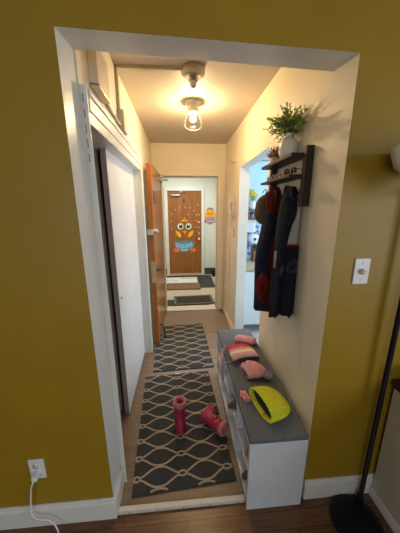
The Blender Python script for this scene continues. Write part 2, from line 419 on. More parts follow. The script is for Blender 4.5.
# back wall of the hall with the entry doorway
DX0, DX1, DZ = -.25, .54, 2.03
b = MB()
b.box(-1.6, DX0-.02, Y2, Y3, 0, H, 'cream', sides={'+y':'mint'}); b.box(DX1+.02, 2.2, Y2, Y3, 0, H, 'cream', sides={'+y':'mint'}); b.box(DX0-.02, DX1+.02, Y2, Y3, DZ+.02, H, 'cream', sides={'+y':'mint'})
struct(b.build('wall_back'), 'cream hall wall around the open entry doorway')
b = MB()
for x0, x1 in ((DX0-.085, DX0), (DX1, DX1+.085)): b.box(x0, x1, Y2-.018, Y2-.0005, 0, DZ+.075, 'cream', .004)
b.box(DX0-.085, DX1+.085, Y2-.019, Y2-.0005, DZ, DZ+.076, 'cream', .004)
b.box(DX0-.02, DX0, Y2, Y3+.005, 0, DZ+.02, 'cream'); b.box(DX1, DX1+.02, Y2, Y3+.005, 0, DZ+.02, 'cream', sides={'-x':'metal'}); b.box(DX0, DX1, Y2, Y3+.005, DZ, DZ+.02, 'cream')
b.box(DX1-.012, DX1, Y2+.05, Y2+.075, 0, DZ, 'cream'); b.box(DX0, DX1, Y2+.05, Y2+.075, DZ-.014, DZ, 'cream')
struct(b.build('trim_3'), 'cream casing of the entry doorway')
struct(MB().box(DX0, DX1, Y2-.02, Y3+.01, 0, .012, 'strip', .003).build('trim_4'), 'worn threshold under the entry door')

# entry door leaf, opened into the hall along the left side
dr = struct(MB().box(-.045, 0, -.935, 0, 0, 2.025, 'entry', .002, sides={'-y':'entry_edge'}).build('door_4'), 'orange brown wooden entry door standing open')
dr.location = (DX0-.012, Y2-.02, .012); dr.rotation_euler = (0, 0, math.radians(-1.8))
b = MB().box(-.0465, .006, -.941, -.9345, .765, 1.01, 'brass', .001); b.build('latch_plate', dr)
b = MB().lathe([(0,0),(.034,0),(.034,.008),(.026,.014),(.026,.04),(.018,.046),(0,.046)], 'metal', TR((0, -.89, 1.335), (0, PI/2, 0)), 20); b.build('deadbolt', dr)
b = MB().box(-.066, .0, -.96, -.9345, 1.305, 1.365, 'metal', .003); b.build('latch_guard', dr)
b = MB().lathe([(0,0),(.026,0),(.026,.007),(.012,.01),(.011,.045),(0,.045)], 'black', TR((0, -.885, .905), (0, PI/2, 0)), 18)
b.tube([(.04, -.885, .905), (.044, -.85, .907), (.042, -.77, .90)], .012, 'black', 10, 3); b.build('lever_handle', dr)
b = MB().box(0, .006, -.80, -.775, 1.63, 1.77, 'black', .002); b.build('name_slot', dr)
b = MB().box(0, .03, -.20, -.02, 1.925, 1.985, 'metal', .003); b.tube([(.02, -.09, 1.96), (.075, -.08, 1.955), (.09, -.03, 1.955)], .011, 'metal', 10); b.build('door_closer', dr)
b = MB().tube([(.002, -.78, .165), (.03, -.79, .17), (.05, -.80, .12), (.055, -.80, .02)], .009, 'black', 8, 4); b.ball((.055, -.80, .014), .016, 'black'); b.build('door_stop', dr)

# ------------------------------------------------------------------ baseboards and threshold strip
def base_y(name, x0, x1, y, h, t=.016, m='white', side=-1):
    b = MB(); ya, yb = (y-t, y) if side < 0 else (y, y+t)
    b.box(x0, x1, ya, yb, 0, h-.022, m, .003)
    b.box(x0, x1, ya+(t*.35 if side < 0 else 0), yb-(0 if side < 0 else t*.35), h-.026, h, m, .003)
    return struct(b.build(name))
def base_x(name, y0, y1, x, h, t=.016, m='white', side=1):
    b = MB(); xa, xb = (x, x+t) if side > 0 else (x-t, x)
    b.box(xa, xb, y0, y1, 0, h-.022, m, .003)
    b.box(xa+(0 if side > 0 else t*.35), xb-(t*.35 if side > 0 else 0), y0, y1, h-.026, h, m, .003)
    return struct(b.build(name))
base_y('baseboard_front', NX0, XL+.012, Y0, .135)
base_y('baseboard_front', XR, NX1, Y0, .13)
base_x('baseboard_left', Y0-.006, YJ, XL, .13, .014, 'jamb')
base_x('baseboard_right', KY1, Y2, XR, .085, .014, 'cream', -1)
base_x('baseboard_left', 2.515, 2.62, XL, .085)
b = MB().box(XL+.015, .318, Y0-.002, Y0+.024, 0, .024, 'strip', .003)
st = struct(b.build('trim_5'), 'worn white wooden strip across the hall opening')
b = MB()
for i in range(5): b.lathe([(0,0),(.0035,0),(.003,.0015),(0,.002)], 'slot', TR((-.31+i*.145, Y0-.002, .011), (PI/2, 0, 0)), 8)
b.build('nail', st)

# ------------------------------------------------------------------ common corridor beyond
FX0, FX1 = -.29, .485
base_y('baseboard_back', -1.6, FX0-.071, YF, .16, .012, 'greybase'); base_y('baseboard_back', FX1+.071, 2.2, YF, .16, .012, 'greybase')
b = MB()
b.box(-1.6, FX0-.01, YF, YF+.12, 0, H, 'mint'); b.box(FX1+.01, 2.2, YF, YF+.12, 0, H, 'mint'); b.box(FX0-.01, FX1+.01, YF, YF+.12, 1.985, H, 'mint')
struct(b.build('wall_far'), 'pale wall of the outer corridor')
struct(MB().box(-1.7, -1.6, Y2, YF, 0, H, 'mint').build('wall_left')); struct(MB().box(2.2, 2.3, Y2, YF, 0, H, 'mint').build('wall_right'))
b = MB()
for x0, x1 in ((FX0-.07, FX0), (FX1, FX1+.07)): b.box(x0, x1, YF-.03, YF+.06, 0, 2.045, 'frost', .004)
b.box(FX0-.07, FX1+.07, YF-.031, YF+.06, 1.975, 2.045, 'frost', .004)
struct(b.build('trim_6'), 'pale frame of the brown door across the corridor')
struct(MB().box(FX0, FX1, YF-.06, YF+.08, 0, .03, 'counter', .004).build('trim_7'))
fd = struct(MB().box(FX0, FX1, YF, YF+.045, .03, 1.975, 'fardoor').build('door_5'), 'brown wooden door across the corridor')
b = MB().lathe([(0,0),(.03,0),(.03,.008),(.012,.014),(.012,.03),(.028,.04),(.03,.055),(.02,.066),(0,.068)], 'metal', TR((.425, YF, .88), (PI/2, 0, 0)), 20); b.build('door_knob', fd)
for z in (1.0, 1.27): MB().lathe([(0,0),(.022,0),(.022,.008),(.014,.013),(0,.014)], 'metal', TR((.425, YF, z), (PI/2, 0, 0)), 18).build('lock', fd)
b = MB().box(-.20, .0, YF-.05, YF, 1.86, 1.90, 'metal', .004); b.tube([(-.10, YF-.03, 1.90), (-.02, YF-.09, 1.945), (.15, YF-.05, 1.955)], .008, 'metal', 8); b.build('door_closer', fd)
def text_part(body, size, loc, m, parent, rot=(PI/2, 0, 0), depth=.002):
    cu = bpy.data.curves.new('t', 'FONT'); cu.body = body; cu.size = size; cu.extrude = depth; cu.align_x = 'CENTER'; cu.align_y = 'CENTER'
    t = bpy.data.objects.new('t', cu); COL.objects.link(t)
    dg = bpy.context.evaluated_depsgraph_get(); me = bpy.data.meshes.new_from_object(t.evaluated_get(dg))
    bpy.data.objects.remove(t)
    me.materials.clear(); me.materials.append(M[m])
    o = bpy.data.objects.new('number', me); COL.objects.link(o); o.location = loc; o.rotation_euler = rot; o.parent = parent
    return o
text_part('8', .12, (.085, YF-.003, 1.755), 'cardblack', fd)

# egg chick cut-outs on the far door
FY = YF-.001
def TF(x, z, d=0): return TR((x, FY-d, z), (PI/2, 0, 0))
dec = root('door_decoration', 'hatching chick cut-outs with big eyes and blue eggshell on the brown corridor door', 'decoration', (.085, YF, 1.0))
def dpart(name, b): o = b.build(name, dec); o.location = (-.085, -YF, -1.0); return o
b = MB(); b.prism([(-.085,-.045),(.085,-.045),(.06,-.01),(.028,-.015),(.0,.055),(-.028,-.015),(-.06,-.01)], .003, 'orange_y', TF(.085, 1.335)); b.prism([(-.03,-.03),(.03,-.03),(.014,.0),(0,.06),(-.014,0)], .003, 'orange', TF(.085, 1.335, .003)); dpart('tuft', b)
circ = lambda r, sx=1, n=28: [(r*sx*cos(2*PI*i/n), r*sin(2*PI*i/n)) for i in range(n)]
for x in (-.008, .180):
    b = MB(); b.prism(circ(.078), .003, 'eyering', TF(x, 1.175)); b.prism(circ(.070), .002, 'eyewhite', TF(x, 1.175, .003)); b.prism(circ(.043), .002, 'cardblack', TF(x+(.006 if x < .1 else -.006), 1.175, .005))
    b.prism([(-.016,.05),(.0,.05),(.004,.01),(-.01,.015)], .002, 'eyewhite', TF(x, 1.175, .007)); dpart('eye', b)
b = MB(); b.prism([(-.05,.028),(-.03,.042),(.03,.042),(.05,.028),(0,-.04)], .003, 'orange', TF(.085, 1.035)); dpart('beak', b)
for s in (-1, 1):
    b = MB(); b.prism([(s*x, z) for x, z in ((.04,-.075),(.085,-.06),(.125,-.015),(.15,.05),(.155,.085),(.12,.08),(.07,.05),(.035,.005),(.025,-.04))], .003, 'orange_y', TF(.085+s*.055, .99)); dpart('wing', b)
b = MB(); zz = []
for i in range(13): zz.append((.235-.47*i/12, (.05 if i % 2 == 0 else -.015)))
bot = [(.235*cos(a), .30*sin(a)*.78) for a in [PI+PI*i/14 for i in range(1, 14)]]
b.prism(zz+bot, .003, 'bluecard', TF(.072, .80))
for i, x in enumerate((-.155, -.055, .05, .15)):
    z = -.07-.03*(i in (1, 2)); o_ = [(x+.038*cos(a), z+.04*sin(a)) for a in [2*PI*k/20 for k in range(20)]]
    b.rings([[TF(.072, .80, .003+dd) @ Vector((x+r*cos(2*PI*k/20), z+r*1.1*sin(2*PI*k/20), 0)) for k in range(20)] for r, dd in ((.042, 0), (.042, .002), (.026, .002), (.026, 0))], 'palecard', False, False)
b.prism([(-.10,-.175),(.10,-.175),(.08,-.195),(-.08,-.195)], .002, 'palecard', TF(.072, .80, .003)); dpart('eggshell', b)
for s in (-1, 1):
    b = MB(); b.prism([(s*x, z) for x, z in ((-.09,.10),(-.06,.11),(-.02,.03),(.03,.045),(.08,.06),(.06,.02),(.095,-.005),(.05,-.02),(.05,-.06),(.005,-.035),(-.06,-.05),(-.04,.0))], .003, 'orange', TF(.085+s*.19, .61, .004)); dpart('foot', b)
# small pale stickers in an arc
proto = None
for i, (x, z) in enumerate([(-.21,1.13),(-.215,1.30),(-.20,1.46),(-.12,1.56),(-.01,1.60),(.11,1.61),(.22,1.60),(.31,1.53),(.37,1.44),(.43,1.44),(.17,1.45),(.36,1.30),(.36,1.16),(.43,1.15),(.43,1.03),(.40,1.67)]):
    if not proto: o = proto = MB().prism([( (.016 if k % 2 == 0 else .008)*cos(k*PI/5), (.016 if k % 2 == 0 else .008)*sin(k*PI/5)) for k in range(10)], .003, 'whitedot').build('star_sticker')
    else: o = proto.copy(); COL.objects.link(o)
    o.location = (x, YF-.0005, z); o.rotation_euler = (PI/2, .3*i, 0)
    tag(o, 'small pale star sticker on the brown door around the chick', 'sticker', 'star stickers on the brown corridor door')
# egg-with-chick sign right of the door
sg = root('egg_sign', 'small paper egg sign with yellow chick and crimson ribbon beside the brown door', 'sign', (.685, YF, 1.39))
def spart(name, b): o = b.build(name, sg); o.location = (-.685, -YF, -1.39); return o
b = MB(); b.prism([(.125*cos(a), .19*sin(a)*(1 if sin(a) < 0 else 1.0)) for a in [2*PI*i/30 for i in range(30)]], .003, 'purplecard', TF(.69, 1.40)); spart('egg', b)
b = MB(); b.prism([(-.115,-.06),(-.085,-.03),(-.06,-.06),(-.03,-.03),(0,-.06),(.03,-.03),(.06,-.06),(.085,-.03),(.115,-.06),(.12,.03),(.10,.09),(.05,.125),(-.04,.125),(-.10,.08),(-.12,.02)], .002, 'orange_y', TF(.69, 1.43, .003))
for x in (-.045, .035): b.prism([(x+.018*cos(a), .03+.018*sin(a)) for a in [2*PI*i/12 for i in range(12)]], .002, 'cardblack', TF(.69, 1.43, .005))
b.prism([(-.02,0),(.02,0),(0,-.03)], .002, 'orange', TF(.69, 1.43, .005)); spart('chick', b)
b = MB(); b.prism([(-.19,-.05),(-.155,-.015),(-.18,.02),(-.12,.012),(.12,.012),(.12,-.05)], .002, 'pinkcard', TF(.69, 1.31, .004))
for i in range(5): b.prism([(-.095+i*.042+x, z) for x, z in ((0,-.04),(.03,-.04),(.03,.0),(0,.0))], .002, 'palecard', TF(.69, 1.31, .006))
spart('ribbon', b)
b = MB(); b.prism([(-.08,-.01),(0,.03),(.06,.02),(.10,-.03),(.06,-.02),(0,0),(-.06,-.035)], .003, 'greyshoe', TF(.68, 1.575, .003)); spart('shell_top', b)

# mats in the corridor
def mat_obj(name, x0, x1, y0, y1, z0, t, m, label, rot=0, ribs=None):
    cx, cy = (x0+x1)/2, (y0+y1)/2; w, l = (x1-x0)/2, (y1-y0)/2
    b = MB(); b.box(-w, w, -l, l, 0, t, m, min(.006, t*.4))
    if ribs:
        b.box(-w, w, -l, -l+.035, t-.001, t+.004, ribs); b.box(-w, w, l-.035, l, t-.001, t+.004, ribs); b.box(-w, -w+.035, -l, l, t-.001, t+.004, ribs); b.box(w-.035, w, -l, l, t-.001, t+.004, ribs)
        for i in range(9): b.box(-w+.06, w-.06, -l+.06+i*(2*l-.12)/9, -l+.06+(i+.5)*(2*l-.12)/9, t-.001, t+.003, m)
    o = b.build(name); o.location = (cx, cy, z0); o.rotation_euler = (0, 0, rot)
    return tag(o, label, 'mat')
mat_obj('floor_mat', -.44, .69, 4.64, 5.58, 0, .008, 'darkmat', 'wide dark grey mat under the white and brown mats at the far door')
mat_obj('floor_mat', -.31, .45, 3.75, 4.02, 0, .007, 'darkmat', 'flat dark grey mat under the ribbed mat outside the entry')
wm = mat_obj('door_mat', -.40, .345, 4.95, 5.39, .008, .01, 'whitemat', 'white printed mat in front of the brown corridor door')
b = MB()
b.prism([(.05+.13*cos(a), .13*sin(a)) for a in [.1*PI+.8*PI*i/16 for i in range(17)]]+[(.05+.11*cos(a), .11*sin(a)) for a in [.9*PI-.8*PI*i/16 for i in range(17)]], .001, 'ink', TR((-.25, -.10, .0095)))
for i in range(7): b.box(.02+i*.045, .05+i*.045, .10, .155, .0095, .0105, 'ink')
for i in range(3): b.box(-.25+i*.06, -.21+i*.06, -.15, -.13, .0095, .0105, 'ink')
b.build('print', wm)
mat_obj('door_mat', -.31, .37, 4.54, 4.94, .008, .018, 'coir', 'brown coir doormat below the white mat across the corridor')
mat_obj('door_mat', -.15, .54, 3.76, 4.16, .007, .012, 'ribmat', 'dark brown ribbed rubber doormat just outside the entry doorway', math.radians(2.5), 'ribmat_edge')
tag(MB().box(.72, 1.05, 5.42, 5.62, 0, .10, 'lampblack', .02).box(.76, 1.0, 5.45, 5.6, .10, .15, 'lampblack', .02).build('shoe_heap'), 'low dark box on the corridor floor right of the brown door', 'box')  # heaped dark shoes, simplified to two stacked blocks

# ------------------------------------------------------------------ hall ceiling fittings
lx, ly = .124, 2.246
lp = root('ceiling_lamp', 'bare lit bulb in a porcelain holder on the hall ceiling', 'lamp', (lx, ly, H))
MB().lathe([(.0,0),(.068,0),(.068,-.012),(.058,-.02),(.05,-.028),(.044,-.06),(.05,-.066),(.05,-.082),(.03,-.086),(0,-.086)], 'porc').build('lamp_holder', lp)
MB().lathe([(0,-.072),(.017,-.075),(.017,-.10),(.0,-.101)], 'brass').build('socket', lp)
MB().lathe([(0,-.099),(.013,-.10),(.019,-.112),(.023,-.124),(.023,-.134),(.017,-.145),(.008,-.150),(0,-.151)], 'bulb', n=24).build('bulb', lp)
MB().lathe([(.048,-.084),(.052,-.10),(.068,-.125),(.078,-.155),(.077,-.178),(.062,-.198),(.032,-.209),(0,-.212)], 'glass', cap0=False, n=32).build('glass_shade', lp)
dx, dy = .100, 1.755
dt = root('ceiling_detector', 'round pale ceiling fitting with a silver tip near the header', 'detector', (dx, dy, H))
MB().lathe([(0,0),(.074,0),(.076,-.03),(.068,-.042),(.05,-.044),(0,-.044)], 'detwhite').build('base', dt)
MB().lathe([(.05,-.042),(.046,-.05),(.034,-.068),(.03,-.07),(0,-.07)], 'metal').build('collar', dt)
MB().lathe([(0,-.068),(.026,-.069),(.026,-.078),(.02,-.084),(.021,-.096),(.013,-.108),(0,-.111)], 'metal').build('sensor_tip', dt)
b = MB().box(XL+.001, dx-.071, dy-.012, dy+.012, H-.018, H, 'ivory', .003); b.box(XL+.0005, XL+.018, dy-.012, dy+.012, 2.19, H-.003, 'ivory', .003)
tag(b.build('cable_raceway'), 'cream cable raceway running down the left wall and across the hall ceiling', 'raceway')
b = MB().box(XL, XL+.04, 1.735, 1.835, 2.08, 2.205, 'ivory', .005)
tag(b.build('junction_box'), 'small cream junction box at the foot of the ceiling raceway', 'box')
cb = root('door_chime', 'flat cream door chime box high on the wall above the closet', 'chime', (XL, 1.315, 2.215))
MB().box(0, .040, -.075, .105, -.085, .075, 'ivory', .004).build('cover', cb)
MB().box(.002, .042, -.07, .10, -.10, -.088, 'metal', .002).build('bottom_grille', cb)
b = MB().tube([(XL+.01, 1.40, 2.135), (XL+.01, 1.745, 2.115)], .009, 'ivory', 10)
tag(b.build('conduit'), 'thin cream conduit between the door chime and the junction box', 'conduit')

# ------------------------------------------------------------------ hall right wall fittings past the kitchen doorway
b = MB(); b.box(XR-.010, XR, 3.12, 3.14, .45, 1.66, 'cream', .003); b.box(XR-.010, XR, 3.43, 3.45, .45, 1.66, 'cream', .003); b.box(XR-.010, XR, 3.14, 3.43, .45, .47, 'cream', .003); b.box(XR-.010, XR, 3.14, 3.43, 1.64, 1.66, 'cream', .003)
struct(b.build('trim_8'), 'flat cream framed panel on the wall beside the entry door')
ph = root('wall_intercom', 'cream wall intercom handset beside the kitchen doorway', 'intercom', (XR, 2.93, 1.60))
MB().box(-.035, 0, -.05, .05, -.12, .075, 'ivory', .008).build('base', ph)
b = MB().tube([(-.05, 0, .07), (-.062, 0, .0), (-.05, 0, -.09)], lambda t: .022+.010*abs(2*t-1)**2, 'porc', 12, 5); b.build('handset', ph)
b = MB().tube([(-.02, .0, -.12), (-.03, .01, -.20), (-.02, .0, -.24), (-.012, 0, -.12)], .004, 'ivory', 8, 6); b.build('cord', ph)
b = MB().tube([(-.006, 0, .075), (-.006, 0, .15)], .005, 'ivory', 8); b.build('lead', ph)
sw = root('light_switch', 'narrow cream light switch plate under the intercom', 'switch', (XR, 2.91, 1.305))
MB().box(-.007, 0, -.035, .035, -.058, .058, 'ivory', .002).build('plate', sw)
for z in (-.022, .022): MB().box(-.016, -.006, -.006, .006, z-.01, z+.01, 'ivory', .002).build('toggle', sw)
b = MB().lathe([(0,0),(.012,0),(.012,.004),(0,.006)], 'metal', TR((XR, 2.91, 2.10), (0, -PI/2, 0)), 12); b.tube([(XR-.004, 2.91, 2.10), (XR-.05, 2.90, 2.105), (XR-.075, 2.86, 2.09), (XR-.05, 2.85, 2.07)], .004, 'metal', 8, 4); b.tube([(XR-.004, 2.91, 2.10), (XR-.05, 2.95, 2.12), (XR-.06, 2.98, 2.115)], .0035, 'metal', 8, 4)
tag(b.build('wall_hook'), 'thin wire hook high on the wall beside the kitchen doorway', 'hook')

# ------------------------------------------------------------------ kitchen beyond
KW = 3.40
struct(MB().box(XK, 2.6, KW, 3.5, 0, H, 'kwall').build('wall_kitchen'), 'pale blue kitchen wall')
b = MB(); b.box(2.6, 2.7, YJ, 3.5, 0, .9, 'kwall'); b.box(2.6, 2.7, YJ, 3.5, 2.1, H, 'kwall'); b.box(2.6, 2.7, YJ, 1.4, .9, 2.1, 'kwall'); b.box(2.6, 2.7, 3.0, 3.5, .9, 2.1, 'kwall')
struct(b.build('wall_right'))
b = MB()
for y in (1.4, 2.17, 2.94): b.box(2.62, 2.67, y, y+.06, .9, 2.1, 'white')
for z in (.9, 2.04): b.box(2.62, 2.67, 1.4, 3.0, z, z+.06, 'white')
struct(b.build('window_2'))
b = MB(); b.box(XK+.001, 2.5, KW-.008, KW, .88, 1.56, 'toile'); b.box(XK+.001, 2.5, KW-.012, KW, 1.56, 1.675, 'kgrey'); struct(b.build('trim_9'), 'blue and white patterned backsplash')
struct(MB().box(XK+.001, 2.5, KW-.02, KW, 2.205, 2.22, 'ink').build('trim_10'))
kc = root('kitchen_cabinet', 'white blue lower kitchen cabinet seen through the side doorway', 'cabinet', (1.5, 3.1, 0))
MB().box(-.735, .9, -.30, .295, .10, .84, 'kcab', .003).build('body', kc)
MB().box(-.735, .9, -.25, .29, 0, .10, 'greyshoe').build('toe_kick', kc)
for i in range(3):
    d = MB().box(-.73+i*.54, -.20+i*.54, -.32, -.30, .12, .825, 'kcab', .004).build('door', kc)
    MB().box(-.26+i*.54, -.24+i*.54, -.345, -.318, .62, .74, 'metal', .004).build('handle', d)
tag(MB().box(XK+.003, 2.4, 2.765, KW-.009, .84, .88, 'counter', .006).build('countertop'), 'beige laminate countertop on the kitchen cabinet', 'countertop')
rk = root('spice_rack', 'brown wooden two-board rack on the kitchen wall', 'rack', (1.02, KW, 1.5))
MB().box(-.12, .20, -.11, -.0125, .055, .07, 'oak', .002).build('top_board', rk)
MB().box(-.12, .20, -.11, -.0125, -.065, -.05, 'oak', .002).build('bottom_board', rk)
for x in (-.12, .19): MB().box(x, x+.01, -.109, -.013, -.05, .055, 'oak').build('side', rk)
for i, (x, m_, lb) in enumerate(((.945, 'redlid', 'small red spice jar with dark lid, left in the kitchen rack'), (1.0, 'ink', 'small dark grey spice jar in the middle of the kitchen rack'), (1.06, 'paper', 'small white spice jar right of the grey one in the kitchen rack'))):
    j = root('spice_jar', lb, 'jar', (x, KW-.065, 1.45), group='jars in the kitchen rack')
    MB().lathe([(0,0),(.021,0),(.022,.01),(.022,.055),(.017,.062),(0,.062)], m_, n=18).build('jar', j)
    MB().lathe([(0,.061),(.018,.061),(.018,.08),(0,.081)], 'black', n=18).build('lid', j)
fv = root('flower_vase', 'white vase of yellow flowers on the kitchen rack', 'vase', (.995, KW-.062, 1.57))
MB().lathe([(0,0),(.038,0),(.046,.03),(.047,.07),(.038,.10),(.042,.115),(.036,.115),(.032,.10),(.02,.02),(0,.02)], 'vase', n=24).build('vase', fv)
bs = MB(); bf = MB()
for i in range(13):
    a = random.random()*6.28; r = .015+.065*random.random(); zt = .16+.10*random.random(); x, y = r*cos(a), max(-.07, min(.04, r*sin(a)))
    bs.tube([(0,0,.03), (x*.5, y*.4, .12), (x, y, zt)], .002, 'stem', 5)
    for k in range(6):
        aa = k*PI/3; bf.ball((x+.016*cos(aa), y+.016*sin(aa), zt+.004), .013, 'yellowpetal', (1,1,.7), 8)
    bf.ball((x, y, zt+.008), .012, 'yellowpetal', n=8)
bs.build('stems', fv); bf.build('blossoms', fv)
nl = MB().box(.945, 1.07, KW-.016, KW-.0125, 1.255, 1.425, 'paper').build('paper_note')
tag(nl, 'white printed paper hanging under the kitchen rack', 'paper')
b = MB()
for i in range(9): b.box(.96, 1.02+.035*random.random(), KW-.0165, KW-.0158, 1.27+i*.016, 1.274+i*.016, 'ink')
b.build('print', nl)
pt = root('paper_towel', 'white paper towel roll with a dark core on the kitchen wall', 'paper towel', (1.014, KW-.075, 1.172))
MB().rings([[Vector((r*cos(2*PI*j/28), y, r*sin(2*PI*j/28))) for j in range(28)] for r, y in ((.02,-.12),(.068,-.12),(.07,-.115),(.07,.05),(.02,.05))], 'paper', False, False).build('roll', pt)
MB().rings([[Vector((r*cos(2*PI*j/20), y, r*sin(2*PI*j/20))) for j in range(20)] for r, y in ((.020,-.121),(.020,.06),(.014,.06),(.014,-.121))], 'oak', False, False).build('core', pt)
MB().tube([(0,.061,0),(0,-.135,0)], .009, 'oak', 10).lathe([(0,0),(.03,0),(.03,.012),(0,.012)], 'oak', TR((0,.062,0), (PI/2,0,0)), 16).build('holder', pt)
kb = root('knife_block', 'brown wooden knife block with dark handles on the kitchen counter', 'knife block', (1.035, 3.16, .88))
MB().hexa([(-.06,-.07,0),(.06,-.07,0),(.06,.09,0),(-.06,.09,0),(-.06,-.045,.13),(.06,-.045,.13),(.06,.10,.19),(-.06,.10,.19)], 'kblock').build('block', kb)
for i in range(3):
    for j in range(2):
        x = -.038+.038*i; y = -.01+.07*j; z = .142+.03*j
        MB().box(x-.009, x+.009, y-.007, y+.007, z, z+.10, 'black', .003).build('knife_handle', kb)
b = MB().lathe([(0,0),(.03,0),(.034,.02),(.034,.13),(.012,.15),(.012,.18),(0,.18)], 'toile', TR((.87, 3.25, .88)), 20)
tag(b.build('bottle'), 'blue and white bottle left of the knife block', 'bottle')

# ------------------------------------------------------------------ rugs
def make_rug(name, w, l, label, rows_off, mirror=1):
    """charcoal rug; ogee strands with ring links, raised a hair above the pile"""
    b = MB(); b.box(-w/2, w/2, -l/2, l/2, 0, .008, 'rug', .003)
    sp, wl, x0 = .122, .28, -w/2+.015
    zt = .0095; hw = .0058
    def ribbon(pts):
        R = []; n = len(pts)
        for i, p in enumerate(pts):
            q = Vector(pts[min(i+1, n-1)])-Vector(pts[max(i-1, 0)]); q.normalize(); nn = Vector((-q.y, q.x))
            R.append([Vector((p[0]+nn.x*hw, p[1]+nn.y*hw, zt)), Vector((p[0]-nn.x*hw, p[1]-nn.y*hw, zt))])
        b.rings(R, 'rugline', False, False, False, closed=False)
    k = 0; y = -l/2+rows_off
    ym = l/2-.006; xm = w/2-.006
    y -= sp
    while y < l/2+sp:
        for s in (-1, 1):
            seg = []
            n = 140
            for i in range(n+1):
                x = -w/2+.006+(w-.012)*i/n
                ph = ((x-x0)/wl) % 1.0
                d = min(ph, 1-ph)*2              # 0 at a link, 1 half way
                a = .5-.5*cos(PI*max(0, min(1, (d-.07)/.86)))
                yy = y+s*(.0035+sp*.425*a**.9)
                if abs(yy) < ym and d*wl/2 > .0225: seg.append((x, yy))
                else:
                    if len(seg) > 2: ribbon(seg)
                    seg = []
            if len(seg) > 2: ribbon(seg)
        for c in range(4):
            cx = x0+c*wl
            if abs(cx) < xm+.004 and abs(y) < ym-.016:
                rg = []
                for i in range(25):
                    a = 2*PI*i/24; px = min(xm, max(-xm, cx+.024*cos(a))); rg.append((px, y+.0145*sin(a)))
                ribbon(rg)
        y += sp
    o = b.build(name); return tag(o, label, 'rug')
r1 = make_rug('rug', .615, 1.0, 'larger near charcoal rug with tan trellis pattern under the pink boots', .085)
r1.location = (-.038, 1.545, 0); r1.rotation_euler = (0, 0, math.radians(3.5))
r2 = make_rug('rug', .62, .96, 'far charcoal rug with tan trellis pattern by the open entry door', .04)
r2.location = (-.022, 2.585, 0); r2.rotation_euler = (0, 0, math.radians(2.5))
tag(MB().box(-.09, -.04, 2.035, 2.058, .0005, .004, 'paper', .001).build('paper_scrap'), 'tiny white tag lying between the two rugs', 'paper')

# ------------------------------------------------------------------ boots (pink winter boots)
def make_boot(name, label):
    """heel at origin, toe towards -y, height along z; length .13"""
    rt = root(name, label, 'boot', group='pink winter boots')
    def outline(z, fwd, back, w, n=24):
        R = []
        for j in range(n):
            a = 2*PI*j/n; c, s = cos(a), sin(a)
            y = (-fwd if c > 0 else -back)*abs(c)**.9*(1 if c > 0 else -1)
            wd = w*(1-.18*(c > 0)*c*c)
            R.append(Vector((wd*(abs(s)**.9)*(1 if s > 0 else -1), y if c > 0 else back*abs(c)**.9, z)))
        return R
    # sole
    b = MB(); b.rings([outline(0, .088, .036, .038), outline(.006, .092, .040, .041), outline(.020, .092, .040, .041), outline(.026, .089, .038, .039)], 'pinksole')
    for i in range(7):
        y = -.078+i*.018; b.box(-.034, .034, y, y+.008, -.002, .004, 'pinksole')
    b.build('sole', rt)
    b = MB(); R = [outline(.024, .088, .037, .038), outline(.040, .088, .039, .040), outline(.056, .080, .040, .040), outline(.070, .064, .040, .039), outline(.085, .046, .040, .038), outline(.105, .040, .040, .0385), outline(.14, .041, .041, .040), outline(.175, .043, .042, .042)]
    b.rings(R, 'pinkboot'); b.rings([outline(.026, .0895, .0385, .0395), outline(.038, .0905, .040, .0415), outline(.043, .088, .0395, .0405)], 'pinksole'); b.build('shell', rt)
    b = MB()
    for z in (.088, .115): b.rings([[v*1.0 for v in outline(z+d, .049-.003*(z > .1)+e, .043+e, .042+e)] for d, e in ((-.006,-.002), (-.004,.001), (.004,.001), (.006,-.002))], 'pinksole')
    b.box(.036, .048, -.02, .0, .08, .122, 'pinksole', .003); b.build('strap', rt)
    b = MB()
    def fl(z, k, seed):
        random.seed(seed); return [Vector((v.x*(1+random.uniform(-.05,.05)), v.y*(1+random.uniform(-.05,.05)), v.z+random.uniform(-.003,.003))) for v in outline(z, .043*k, .042*k, .042*k)]
    b.rings([fl(.172,1.02,1), fl(.178,1.17,2), fl(.190,1.24,3), fl(.203,1.20,4), fl(.211,1.05,5), fl(.211,.82,6), fl(.200,.68,7), fl(.17,.60,8), fl(.12,.55,9)], 'pinkfur', False, True); b.build('fleece_cuff', rt)
    return rt
bt = make_boot('winter_boot', 'crimson pink winter boot standing upright on the near rug')
bt.location = (-.040, 1.478, .0105); bt.rotation_euler = (0, 0, math.radians(4))
b2 = copy_tree(bt); b2['label'] = 'crimson pink winter boot lying on its side beside the bench'
# lying: boot z (shaft) -> horizontal towards the bench, boot toe (-y) -> away from the camera
up = Vector((.68, -.73, .03)).normalized(); toe = Vector((.70, .68, .12)); toe = (toe-up*toe.dot(up)).normalized()
ax_y = -toe; ax_x = ax_y.cross(up)
mt = Matrix((ax_x, ax_y, up)).transposed().to_4x4()
b2.matrix_world = Matrix.Translation((.138, 1.500, .058)) @ mt

